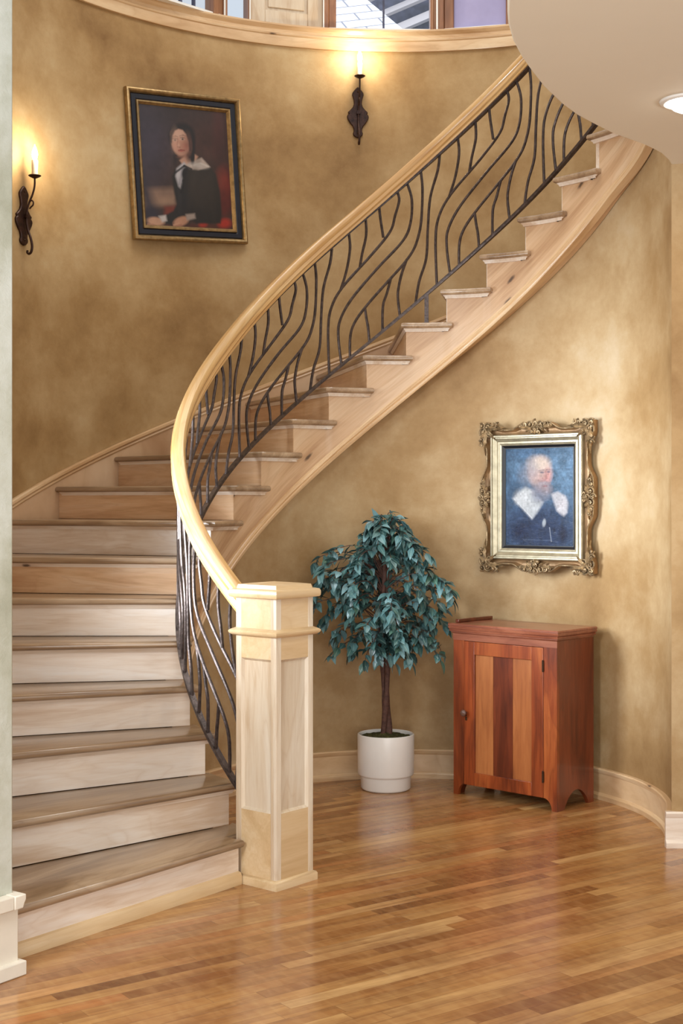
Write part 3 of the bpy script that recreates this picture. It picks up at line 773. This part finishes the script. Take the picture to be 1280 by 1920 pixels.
# ------------------------------------------------------------------ painted canvases
class Paint:
    def __init__(s, nx, ny, tl, ux, uy):
        u, w = np.meshgrid(np.linspace(0, 1, nx), np.linspace(0, 1, ny)); s.nx, s.ny = nx, ny
        s.x = tl[0] + u * ux[0] + w * uy[0]; s.y = tl[1] + u * ux[1] + w * uy[1]; s.u, s.w = u, w
        s.c = np.zeros((ny, nx, 3))
    def lin(s, c): return np.array([srgb(*c)[i] for i in range(3)])
    def fill(s, c): s.c[:] = s.lin(c)
    def put(s, m, c): s.c += (s.lin(c) - s.c) * m[..., None]
    def ell(s, cx, cy, rx, ry, c, soft=.25, op=1.0, rot=0):
        dx, dy = s.x - cx, s.y - cy; k, q = math.cos(R_(rot)), math.sin(R_(rot))
        d = np.hypot((dx * k + dy * q) / rx, (-dx * q + dy * k) / ry)
        s.put(np.clip((1 + soft - d) / (2 * soft), 0, 1) * op, c)
    def poly(s, P, c, soft=8, op=1.0):
        P = np.array(P, float); ins = np.zeros(s.x.shape, bool); dist = np.full(s.x.shape, 1e9)
        for i in range(len(P)):
            a, b = P[i - 1], P[i]
            cond = ((a[1] > s.y) != (b[1] > s.y)) & (s.x < (b[0] - a[0]) * (s.y - a[1]) / (b[1] - a[1] + 1e-9) + a[0]); ins ^= cond
            e = b - a; t = np.clip(((s.x - a[0]) * e[0] + (s.y - a[1]) * e[1]) / (e @ e + 1e-9), 0, 1)
            dist = np.minimum(dist, np.hypot(s.x - a[0] - t * e[0], s.y - a[1] - t * e[1]))
        sd = np.where(ins, dist, -dist); s.put(np.clip(sd / soft * .5 + .5, 0, 1) * op, c)
    def line(s, P, w, c, op=1.0, soft=3):
        for a, b in zip(P[:-1], P[1:]):
            a = np.array(a, float); b = np.array(b, float); e = b - a
            t = np.clip(((s.x - a[0]) * e[0] + (s.y - a[1]) * e[1]) / (e @ e + 1e-9), 0, 1)
            d = np.hypot(s.x - a[0] - t * e[0], s.y - a[1] - t * e[1]); s.put(np.clip((w - d) / soft + .5, 0, 1) * op, c)
    def blotch(s, amt, sc, seed):
        r = np.random.default_rng(seed); g = r.normal(size=(sc, sc)); yi = s.w * (sc - 1.001); xi = s.u * (sc - 1.001)
        y0, x0 = yi.astype(int), xi.astype(int); fy, fx = yi - y0, xi - x0; fy = fy * fy * (3 - 2 * fy); fx = fx * fx * (3 - 2 * fx)
        v = (g[y0, x0] * (1 - fx) + g[y0, x0 + 1] * fx) * (1 - fy) + (g[y0 + 1, x0] * (1 - fx) + g[y0 + 1, x0 + 1] * fx) * fy
        s.c *= np.clip(1 + amt * v, .2, 2)[..., None]
    def build(s, name, w, h, y, mat, parent):
        X = (s.u - .5) * w; Z = (.5 - s.w) * h
        V = np.stack([X, np.full_like(X, y), Z], -1).reshape(-1, 3); nx, ny = s.nx, s.ny
        F = [(j * nx + i, (j + 1) * nx + i, (j + 1) * nx + i + 1, j * nx + i + 1) for j in range(ny - 1) for i in range(nx - 1)]
        me = bpy.data.meshes.new(name); me.from_pydata(V.tolist(), [], F)
        ca = me.color_attributes.new('paint', 'FLOAT_COLOR', 'POINT')
        ca.data.foreach_set('color', np.concatenate([s.c.reshape(-1, 3), np.ones((nx * ny, 1))], 1).ravel())
        me.materials.append(mat); o = bpy.data.objects.new(name, me); COL.objects.link(o); o.parent = parent; return o
def canvas_mat(name, bump, scale, rough, stretch=(1, 1, 1)):
    s = NT(name); c = s.n('ShaderNodeVertexColor', layer_name='paint').outputs[0]; co = s.coord('Object')
    if bump: s.bump(s.noise(s.mapping(co, stretch), scale, 7, .72, 1.5), bump, .01)
    return s.fin(c, rough, 0, .5, .1)
def rect_frame(mb, w, h, prof):
    """mitred frame: prof = [(inset from the outer edge, height towards the viewer)]"""
    rings = []
    for d, y in prof:
        x, z = w / 2 - d, h / 2 - d; rings.append([Vector((-x, -y, -z)), Vector((x, -y, -z)), Vector((x, -y, z)), Vector((-x, -y, z))])
    for i in range(len(rings) - 1): mb.rings([rings[i], rings[i + 1]], False, False)
    return mb
# portrait of a woman on the back wall
a1 = 124.5; p1 = pol(2.238, a1, 3.490)
pw = thing('framed_painting', 'dark portrait of a seated woman in black with a white collar, gold and navy frame', 'painting', p1, R_(a1 - 90))
pw.rotation_euler = (0, R_(-3.9), R_(a1 - 90)); pw['group'] = 'framed oil portraits'
W1, H1 = .762, .880
mb = MB(); rect_frame(mb, W1, H1, [(.0, .0), (.0, .024), (.004, .034), (.012, .038), (.020, .034), (.026, .026), (.028, .020), (.031, .012)]); mb.build('outer_moulding', GILT, pw, sharp=40, flip=False)
mb = MB(); rect_frame(mb, W1, H1, [(.030, .013), (.036, .019), (.060, .017), (.068, .012)]); mb.build('navy_band', NAVY, pw, sharp=40, flip=False)
mb = MB(); rect_frame(mb, W1, H1, [(.066, .010), (.069, .021), (.077, .021), (.088, .009), (.091, .004)]); mb.build('inner_moulding', GILT, pw, sharp=40, flip=False)
mb = MB(); mb.box(-W1 / 2 + .01, W1 / 2 - .01, -.003, .0, -H1 / 2 + .01, H1 / 2 - .01); mb.build('backing_board', BLACK, pw)
P = Paint(220, 280, (262, 230), (745, 75), (55, 1040))
P.fill((66, 46, 40)); P.ell(330, 500, 180, 420, (66, 60, 76), .6, .8); P.ell(900, 500, 200, 500, (76, 42, 36), .7, .7); P.ell(600, 300, 400, 120, (52, 42, 44), .8, .6)
P.blotch(.10, 9, 1); P.blotch(.06, 30, 2)
P.ell(940, 470, 40, 330, (96, 40, 38), .8, .5); P.ell(960, 700, 50, 250, (50, 26, 24), .8, .6)
P.poly([(315, 960), (570, 960), (575, 1110), (315, 1120)], (150, 118, 98), 30, .85); P.poly([(310, 1030), (560, 1035), (560, 1100), (320, 1105)], (170, 134, 108), 24, .7)
P.poly([(280, 820), (420, 1160), (440, 1260), (300, 1290)], (46, 42, 56), 40, .9)
P.poly([(470, 1120), (600, 1110), (600, 1190), (470, 1190)], (132, 52, 34), 18, .85)
P.ell(985, 960, 75, 150, (128, 38, 26), .5, .9); P.ell(960, 900, 40, 80, (150, 56, 38), .7, .5); P.ell(990, 1110, 70, 120, (96, 28, 22), .4, .9)
P.poly([(330, 1270), (1060, 1290), (1070, 1350), (330, 1330)], (84, 40, 30), 20, .9); P.ell(800, 1290, 34, 26, (180, 50, 34), .5, .9); P.ell(990, 1290, 54, 40, (190, 48, 30), .5, .9)
dress = [(560, 800), (640, 745), (860, 780), (915, 850), (950, 1000), (965, 1180), (955, 1290), (740, 1280), (700, 1235), (560, 1290), (480, 1270), (440, 1220), (545, 1160), (575, 1100), (548, 980), (535, 860)]
P.poly(dress, (34, 30, 28), 10); P.ell(800, 960, 120, 190, (58, 48, 40), .7, .75, 15); P.ell(640, 1080, 60, 170, (28, 28, 32), .6, .8); P.ell(700, 1200, 120, 50, (30, 26, 26), .6, .8)
P.poly([(600, 720), (690, 640), (760, 690), (720, 770), (640, 780)], (206, 158, 132), 8)
P.poly([(575, 790), (640, 735), (660, 760), (610, 970), (590, 950), (565, 860)], (196, 190, 192), 10); P.line([(620, 800), (600, 930)], 9, (150, 146, 154), .5, 12)
P.poly([(640, 770), (700, 735), (790, 700), (865, 785), (760, 810), (690, 800)], (196, 176, 162), 8); P.line([(700, 770), (780, 750), (850, 780)], 7, (226, 212, 200), .7, 10)
P.ell(640, 830, 22, 55, (26, 26, 32), .4, 1, 10); P.line([(560, 830), (640, 770), (700, 800)], 9, (26, 26, 32), .9, 8)
P.ell(625, 520, 112, 128, (28, 22, 26), .14); P.ell(690, 600, 46, 130, (28, 22, 26), .25); P.ell(712, 690, 18, 70, (30, 24, 26), .3); P.ell(565, 660, 20, 100, (36, 28, 32), .4, .8)
P.ell(610, 560, 78, 125, (206, 156, 132), .10, 1, -6); P.ell(640, 600, 52, 85, (178, 122, 100), .5, .55); P.ell(590, 490, 48, 40, (222, 178, 154), .6, .8); P.ell(570, 590, 24, 40, (216, 150, 128), .7, .6); P.ell(655, 600, 26, 26, (206, 120, 100), .8, .5)
P.poly([(522, 560), (524, 480), (548, 425), (600, 412), (660, 436), (694, 520), (700, 640), (684, 640), (676, 560), (656, 492), (628, 456), (592, 446), (562, 462), (542, 505), (536, 570)], (30, 24, 28), 7)
for ex in (562, 626):
    P.ell(ex, 543 - (ex - 562) * .12, 19, 8, (206, 178, 160), .6, .7); P.ell(ex + 1, 543 - (ex - 562) * .12, 8, 8, (58, 40, 36), .6); P.line([(ex - 21, 532 - (ex - 562) * .12), (ex, 527 - (ex - 562) * .12), (ex + 21, 534 - (ex - 562) * .12)], 3, (78, 52, 44), .7, 6); P.line([(ex - 24, 516 - (ex - 562) * .12), (ex + 4, 508 - (ex - 562) * .12), (ex + 24, 516 - (ex - 562) * .12)], 4, (110, 76, 62), .55, 9)
P.line([(588, 530), (582, 580), (588, 602)], 4, (160, 104, 84), .7, 8); P.line([(584, 604), (604, 606)], 4, (128, 70, 58), .8, 6); P.ell(592, 590, 9, 16, (230, 184, 160), .8, .6)
P.line([(592, 634), (612, 630), (642, 634)], 5, (150, 62, 56), .9, 6); P.ell(615, 642, 18, 5, (184, 92, 82), .7, .8); P.ell(620, 690, 36, 10, (150, 98, 80), .8, .5); P.ell(668, 590, 30, 90, (140, 90, 74), .7, .5); P.ell(560, 540, 26, 80, (226, 182, 156), .8, .35)
P.ell(720, 900, 26, 170, (64, 54, 46), .8, .5, 12); P.ell(880, 1050, 20, 170, (56, 46, 40), .8, .5, -6); P.ell(600, 1060, 16, 120, (54, 50, 52), .8, .4)
P.line([(655, 800), (632, 900), (612, 1000)], 12, (18, 16, 20), .8, 14); P.ell(760, 770, 70, 22, (216, 204, 194), .7, .6, 12)
P.ell(395, 1245, 72, 36, (204, 156, 126), .25, 1, 12); P.line([(330, 1265), (360, 1275)], 8, (190, 140, 112), .9, 8); P.line([(370, 1270), (395, 1285)], 8, (186, 134, 108), .9, 8); P.poly([(420, 1200), (480, 1195), (490, 1245), (450, 1255)], (206, 196, 190), 10)
P.ell(610, 1255, 66, 40, (196, 142, 112), .25, 1, -18); P.line([(550, 1285), (590, 1270)], 9, (204, 152, 122), .9, 8); P.line([(565, 1297), (610, 1285)], 9, (178, 124, 98), .9, 8); P.poly([(650, 1195), (728, 1190), (735, 1235), (660, 1250)], (170, 152, 140), 10)
P.blotch(.05, 24, 9); P.c *= .62
P.build('canvas', W1 - .180, H1 - .180, -.006, canvas_mat('oil_canvas', .05, 70, .5), pw)

# portrait of a bearded man under the stair
a2 = 50.5; p2 = pol(1.088, a2, 1.527)
pm = thing('framed_painting', 'blue portrait of a bearded man with a wide white collar, ornate silver gilt frame', 'painting', p2, R_(a2 - 90), 'framed oil portraits')
W2, H2 = .70, .80
SCALE = 1.0
# scalloped outer border
def scallop(w, h):
    pts = []
    def side(L, n=41):
        res = []
        for i in range(n):
            t = i / (n - 1); s_ = abs(t - .5) * 2              # 0 in the middle, 1 at the corner
            dip = .036 * smooth((s_ - .22) / .22) * (1 - smooth((s_ - .62) / .24)) if s_ < .9 else 0
            res.append((t, dip))
        return res
    for t, d in side(w)[:-1]: pts.append((-w / 2 + w * t, -h / 2 + d))
    for t, d in side(h)[:-1]: pts.append((w / 2 - d, -h / 2 + h * t))
    for t, d in side(w)[:-1]: pts.append((w / 2 - w * t, h / 2 - d))
    for t, d in side(h)[:-1]: pts.append((-w / 2 + d, h / 2 - h * t))
    return pts
sc = scallop(W2 - .02, H2 - .02); n = len(sc)
def shrink(f, y, tgt=None):
    out = []
    for x, z in sc:
        ix = max(-W2 / 2 + .073, min(W2 / 2 - .073, x)); iz = max(-H2 / 2 + .073, min(H2 / 2 - .073, z))
        out.append(Vector((x + (ix - x) * f, -y, z + (iz - z) * f)))
    return out
mb = MB(); mb.rings([shrink(0, 0), shrink(0, .030), shrink(.06, .040), shrink(.12, .040), shrink(.2, .032), shrink(.45, .016), shrink(.75, .016), shrink(1, .024)], False, False)
mb.build('scalloped_border', COVE, pm, sharp=50, flip=False)
mb = MB(); rim = [p + Vector((0, -.002, 0)) for p in shrink(.05, .038)]; rim = rim + rim[:1]
mb.tube(rim, .0042, 6, cap=False); mb.build('gilt_rim', SILVER_D, pm, sharp=60)
mb = MB(); rect_frame(mb, W2, H2, [(.070, .018), (.072, .044), (.077, .050), (.084, .050), (.087, .043), (.092, .043), (.097, .039), (.107, .033), (.109, .029), (.118, .029), (.123, .025), (.128, .023), (.130, .016)]); mb.build('inner_moulding', SILVER, pm, sharp=25, flip=False)
mb = MB(); rect_frame(mb, W2, H2, [(.129, .018), (.142, .010), (.146, .010), (.147, .004)]); mb.build('black_liner', BLACK, pm, sharp=40, flip=False)
mb = MB(); mb.box(-W2 / 2 + .06, W2 / 2 - .06, -.003, 0, -H2 / 2 + .06, H2 / 2 - .06); mb.build('backing_board', BLACK, pm)
def scroll(mb, x, z, r, turns, start, sgn, y=.044, th=.0055):
    P = []; Q = []; N = int(14 * turns) + 4
    for i in range(N):
        t = i / (N - 1); rr = r * (1 - .86 * t); w = start + sgn * 2 * math.pi * turns * t
        P.append((x + rr * math.cos(w), -(y + .010 * t), z + rr * math.sin(w))); Q.append(th * (1.05 - .45 * t))
    mb.tube(P, Q, 6)
    mb.lathe([(.001, -.006), (.005, -.004), (.0065, 0), (.005, .004), (.001, .006)], (x, -(y + .010), z), 8)
def acanthus(mb, x, z, dirn, L, w, y=.040):
    d = Vector((math.cos(dirn), 0, math.sin(dirn))); s_ = Vector((-math.sin(dirn), 0, math.cos(dirn)))
    rings = []
    for i in range(9):
        t = i / 8; ww = w * math.sin(math.pi * min(1, t * .9 + .1)) * (1 + .25 * math.cos(t * 20)); c = Vector((x, -(y + .012 * math.sin(math.pi * t)), z)) + d * (L * t) + s_ * (.25 * w * math.sin(4 * t))
        rings.append([c - s_ * ww, c - s_ * ww * .4 + Vector((0, -.006, 0)), c + Vector((0, -.002, 0)), c + s_ * ww * .4 + Vector((0, -.006, 0)), c + s_ * ww, c + Vector((0, .012, 0))])
    mb.rings(rings)
for sx in (-1, 1):
    for sz in (-1, 1):
        mb = MB(); X = lambda d: sx * (W2 / 2 - d); Z = lambda d: sz * (H2 / 2 - d)
        an = lambda t: math.atan2(sz * math.sin(t), sx * math.cos(t)); sg = sx * sz
        mb.box(min(X(.012), X(.07)), max(X(.012), X(.07)), -.040, -.012, min(Z(.012), Z(.07)), max(Z(.012), Z(.07)))
        scroll(mb, X(.022), Z(.022), .019, 1.4, an(.8), sg); scroll(mb, X(.055), Z(.030), .026, 1.6, an(2.2), -sg); scroll(mb, X(.030), Z(.055), .026, 1.6, an(-.6), sg)
        scroll(mb, X(.094), Z(.020), .017, 1.4, an(1.6), sg); scroll(mb, X(.020), Z(.094), .017, 1.4, an(0), -sg); scroll(mb, X(.064), Z(.064), .019, 1.3, an(3.6), sg)
        scroll(mb, X(.118), Z(.016), .011, 1.2, an(2.0), -sg); scroll(mb, X(.016), Z(.122), .011, 1.2, an(-.3), sg)
        for dd, L_, w_ in ((math.pi, .075, .011), (-math.pi / 2, .085, .011), (math.pi * 1.22, .06, .010), (-math.pi * .36, .045, .009), (math.pi * .93, .05, .008)):
            v = Vector((math.cos(dd) * sx, math.sin(dd) * sz)); acanthus(mb, X(.040), Z(.040), math.atan2(v.y, v.x), L_ + .03, w_)
        acanthus(mb, X(.085), Z(.030), an(math.pi * 1.02), .085, .008, .028); acanthus(mb, X(.030), Z(.09), an(-math.pi * .52), .09, .008, .028)
        mb.build('corner_ornament', SILVER_D, pm, sharp=60)
for k in range(4):
    hor = k % 2 == 0; sg = 1 if k < 2 else -1
    mb = MB()
    def at(u, d): return (u, sg * (H2 / 2 - d)) if hor else (sg * (W2 / 2 - d), u)
    base = math.pi / 2 * (sg if hor else (0 if sg > 0 else 2))
    for u, d, r, tr, st_, q in ((.0, .014, .018, 1.3, 1.5, 1), (.030, .026, .021, 1.5, .4, 1), (-.030, .026, .021, 1.5, 2.7, -1), (.0, .045, .019, 1.4, 4.7, 1), (.062, .022, .015, 1.4, 1.0, -1), (-.062, .022, .015, 1.4, 2.1, 1), (.086, .032, .010, 1.2, 0, 1), (-.086, .032, .010, 1.2, 3.1, -1), (.018, .064, .010, 1.2, 5, 1), (-.018, .064, .010, 1.2, 4, -1)):
        x, z = at(u, d); scroll(mb, x, z, r, tr, st_ + base - math.pi / 2, q)
    for u, d, ddir, L_ in ((.03, .035, 0, .085), (-.03, .035, math.pi, .085), (0, .03, -math.pi / 2, .055), (.02, .03, -.7, .05), (-.02, .03, math.pi + .7, .05)):
        x, z = at(u, d); v = (math.cos(ddir), math.sin(ddir)); v = (v[0], v[1] * sg) if hor else (v[1] * sg, v[0]); acanthus(mb, x, z, math.atan2(v[1], v[0]), L_, .010)
    mb.build('centre_ornament', SILVER_D, pm, sharp=60)
P = Paint(200, 260, (390, 362), (604, -4), (2, 850))
P.fill((72, 100, 128)); P.ell(880, 560, 160, 260, (108, 140, 168), .8, .6); P.ell(470, 500, 120, 200, (92, 122, 150), .8, .5); P.ell(690, 1120, 420, 200, (28, 40, 68), .5, .9); P.ell(690, 960, 330, 170, (38, 56, 88), .6, .7); P.ell(470, 720, 110, 120, (50, 76, 104), .8, .6); P.ell(560, 400, 200, 50, (60, 88, 120), .8, .5)
P.blotch(.14, 8, 4); P.blotch(.12, 26, 5); P.blotch(.08, 60, 6)
P.poly([(455, 800), (570, 700), (660, 740), (730, 830), (690, 900), (630, 978)], (176, 180, 184), 14); P.ell(560, 790, 70, 60, (198, 200, 202), .7, .7); P.line([(470, 806), (630, 970)], 4, (210, 212, 214), .6, 6)
P.poly([(800, 760), (860, 740), (925, 780), (943, 830), (938, 920), (910, 950), (850, 905)], (178, 178, 184), 12); P.ell(900, 850, 36, 60, (196, 190, 194), .7, .6)
P.ell(600, 590, 80, 90, (120, 128, 144), .6, .8); P.ell(700, 570, 104, 130, (186, 158, 150), .2, .95); P.ell(690, 490, 88, 60, (206, 190, 176), .5, .8); P.ell(625, 540, 50, 90, (150, 150, 160), .6, .6); P.ell(770, 600, 30, 50, (196, 140, 136), .7, .7); P.ell(740, 640, 40, 20, (186, 128, 126), .8, .6)
P.ell(718, 572, 18, 8, (84, 84, 104), .5, .8); P.ell(776, 568, 14, 8, (84, 84, 104), .5, .8); P.line([(752, 560), (760, 625), (745, 640)], 6, (150, 112, 112), .6, 10); P.line([(690, 556), (735, 552)], 5, (120, 110, 120), .6, 8); P.line([(760, 550), (795, 552)], 4, (120, 110, 120), .6, 8)
P.ell(715, 730, 80, 75, (132, 130, 142), .45, .9); P.ell(740, 710, 50, 40, (156, 136, 138), .7, .7); P.ell(690, 780, 60, 50, (108, 116, 134), .7, .7); P.line([(700, 668), (745, 660), (785, 668)], 10, (150, 140, 148), .7, 10); P.ell(745, 690, 22, 6, (130, 80, 86), .6, .7)
P.ell(738, 1010, 15, 32, (168, 176, 184), .35, .9, 8); P.line([(786, 1050), (802, 1170)], 3, (150, 160, 172), .7, 5); P.ell(905, 1110, 30, 70, (18, 24, 46), .6, .8); P.ell(520, 1080, 80, 60, (22, 34, 62), .7, .7); P.line([(550, 1160), (800, 1162)], 2, (110, 130, 160), .4, 5)
P.blotch(.10, 50, 8)
P.build('canvas', W2 - .290, H2 - .290, -.007, canvas_mat('crackled_oil', .9, 24, .26, (1, 1, 2.2)), pm)

# ------------------------------------------------------------------ wall sconces
def sconce(a, z, label):
    root = thing('wall_sconce', label, 'sconce', pol(r_out(a) - .001, a, z), R_(a - 90), 'candle wall sconces')
    sx = .000418
    L_ = [(587, 775), (560, 795), (530, 830), (505, 865), (500, 895), (512, 930), (524, 975), (528, 1030), (510, 1080), (470, 1125), (441, 1150), (440, 1165), (452, 1178), (430, 1200), (424, 1225), (436, 1265), (470, 1320), (508, 1365), (524, 1405), (524, 1440), (512, 1470), (520, 1500), (550, 1526), (587, 1538)]
    left = [((x - 587) * sx, (1156 - y) * sx) for x, y in L_]
    outl = left + [(-x, zz) for x, zz in left[-2:0:-1]]
    def up(pl, y): return [Vector((x, -y, zz)) for x, zz in pl]
    mb = MB(); mb.rings([up(outl, 0), up(outl, .010), up(inset(outl, .004), .014)], True, True); mb.build('back_plate', IRON_S, root, sharp=35)
    mb = MB()
    for zz in (.128, -.130): mb.lathe([(.006, 0), (.006, .002), (.003, .005), (.0005, .006)], (0, 0, 0), 12, M=Matrix.Translation((0, -.0142, zz)) @ Matrix.Rotation(R_(90), 4, 'X'))
    mb.build('plate_screw', BRASS, root)
    arm = catmull([(0.002, -.024, -.005), (.002, -.026, .02), (.003, -.040, .065), (.004, -.062, .108), (.004, -.075, .15), (.004, -.077, .196)], 6)
    tail = catmull([(.002, -.024, -.005), (.002, -.025, -.04), (.002, -.034, -.08), (.002, -.052, -.125), (.003, -.060, -.165), (.003, -.054, -.196), (.003, -.040, -.206), (.003, -.028, -.198), (.003, -.031, -.186)], 5)
    curl = catmull([(.003, -.040, .066), (.003, -.055, .078), (.003, -.068, .068), (.003, -.066, .052), (.003, -.052, .042), (.003, -.044, .034)], 5)
    mb = MB(); mb.tube(arm, .0052, 8); mb.tube(tail, [.0052 + .0018 * math.sin(3 * i / len(tail)) for i in range(len(tail))], 8); mb.tube(curl, [.0042] * len(curl), 8)
    mb.box(-.010, .014, -.032, -.012, -.014, .006); mb.build('arm', IRON_S, root, sharp=60)
    c = (.004, -.077)
    mb = MB(); mb.lathe([(.006, .192), (.012, .194), (.028, .202), (.0345, .207), (.0335, .209), (.02, .207), (.010, .206)], (c[0], c[1], 0), 28); mb.build('drip_cup', IRON_S, root)
    mb = MB(); mb.lathe([(.0165, .206), (.0172, .215), (.0162, .235), (.0170, .262), (.0166, .288), (.015, .2905), (.011, .291)], (c[0], c[1], 0), 20); mb.build('candle_sleeve', WAX, root)
    mb = MB(); mb.lathe([(.009, .291), (.0105, .297), (.0150, .313), (.0158, .324), (.0125, .341), (.0070, .356), (.0025, .368), (.0006, .373)], (c[0], c[1], 0), 20); mb.build('bulb', BULB, root, sharp=80)
    ld = bpy.data.lights.new('sconce_light', 'POINT'); ld.energy = 5.2; ld.color = (1, .84, .60); ld.shadow_soft_size = .03
    lo = bpy.data.objects.new('sconce_light', ld); COL.objects.link(lo); lo.parent = root; lo.location = (c[0], c[1] - .06, .335)
    return root
sconce(96.1, 3.938, 'dark iron candle sconce glowing under the window ledge, right of the portrait')
sconce(153.9, 3.03, 'dark iron candle sconce glowing beside the grey wall end, left of the portrait')

# ------------------------------------------------------------------ recessed ceiling light
dl = thing('recessed_ceiling_light', 'round white recessed ceiling light, lit, at the right edge', 'ceiling light', (1.268, 5.03, 2.97))
mb = MB(); mb.lathe([(.062, .0), (.070, -.006), (.088, -.012), (.100, -.008), (.104, -.001), (.100, 0)], seg=48); mb.build('trim_ring', WHITE, dl)
mb = MB(); mb.lathe([(.069, -.004), (.066, -.016), (.055, -.030), (.035, -.040), (.012, -.044), (.001, -.0445)], seg=40); mb.build('lens', LENS, dl, sharp=80)

# ------------------------------------------------------------------ light
def area(name, loc, tgt, size, energy, col, sy=None, spread=180):
    ld = bpy.data.lights.new(name, 'AREA'); ld.energy = energy; ld.size = size; ld.color = col
    ld.spread = R_(spread)
    if sy: ld.shape = 'RECTANGLE'; ld.size_y = sy
    o = bpy.data.objects.new(name, ld); COL.objects.link(o); o.location = loc
    o.rotation_euler = (Vector(tgt) - Vector(loc)).to_track_quat('-Z', 'Y').to_euler(); return o
area('assumed_entry_light', (-2.0, 1.6, 2.3), (-.4, 6.0, .9), .8, 95, (.90, .95, 1.0), .9)  # assumed cool daylight from the camera's left; no entry window is modelled
sw = pol(2.2, 206, 1.75)
area('assumed_side_window_light', sw, (1.3, 6.75, 1.3), 0.9, 23, (.84, .92, 1.0), 1.2, 58)  # unseen area lamp for an assumed window; the wall there has no opening
area('room_fill', (1.0, -2.4, 1.3), (.6, 6.0, 1.6), 4.2, 165, (1, .98, .95), 2.4)  # added fill from behind the camera, lifts the ceiling and the room
area('stairwell_top', (.3, 6.2, 6.6), (.3, 6.6, 2.0), 2.2, 75, (1, .95, .88))  # added lamp above the open top of the stairwell
area('ceiling_lamp', (1.268, 5.03, 2.90), (1.2, 5.1, 0), .12, 8, (1, .88, .70))
area('added_hall_lamp', (1.9, 2.6, 2.90), (1.9, 2.7, 0), .4, 10, (1, .88, .70))  # added warm lamp out of view; no fixture is built for it
area('roof_fill_light', (.2, 10.5, 9.5), (.4, 13.0, 6.2), 2.5, 260, (1, 1, 1))  # added lamp that brightens the neighbouring roof outside

w = bpy.data.worlds.new('daylight'); scn.world = w; w.use_nodes = True
bg = w.node_tree.nodes['Background']; bg.inputs[0].default_value = (.90, .95, 1.0, 1); bg.inputs[1].default_value = .84

# ------------------------------------------------------------------ camera
cd = bpy.data.cameras.new('camera'); cd.sensor_fit = 'HORIZONTAL'; cd.sensor_width = 36; cd.lens = 36 * 2577.2 / 1280
cd.shift_y = -(960 - 941.4) / 1280; cd.clip_start = .05; cd.clip_end = 200
cam = bpy.data.objects.new('camera', cd); COL.objects.link(cam); cam.location = (0, 0, 1.5); cam.rotation_euler = (R_(90), 0, 0)
scn.camera = cam
scn.view_settings.view_transform = 'Standard'; scn.view_settings.look = 'None'; scn.view_settings.exposure = 0.0
scn.cycles.use_denoising = True
scn.cycles.max_bounces = 8
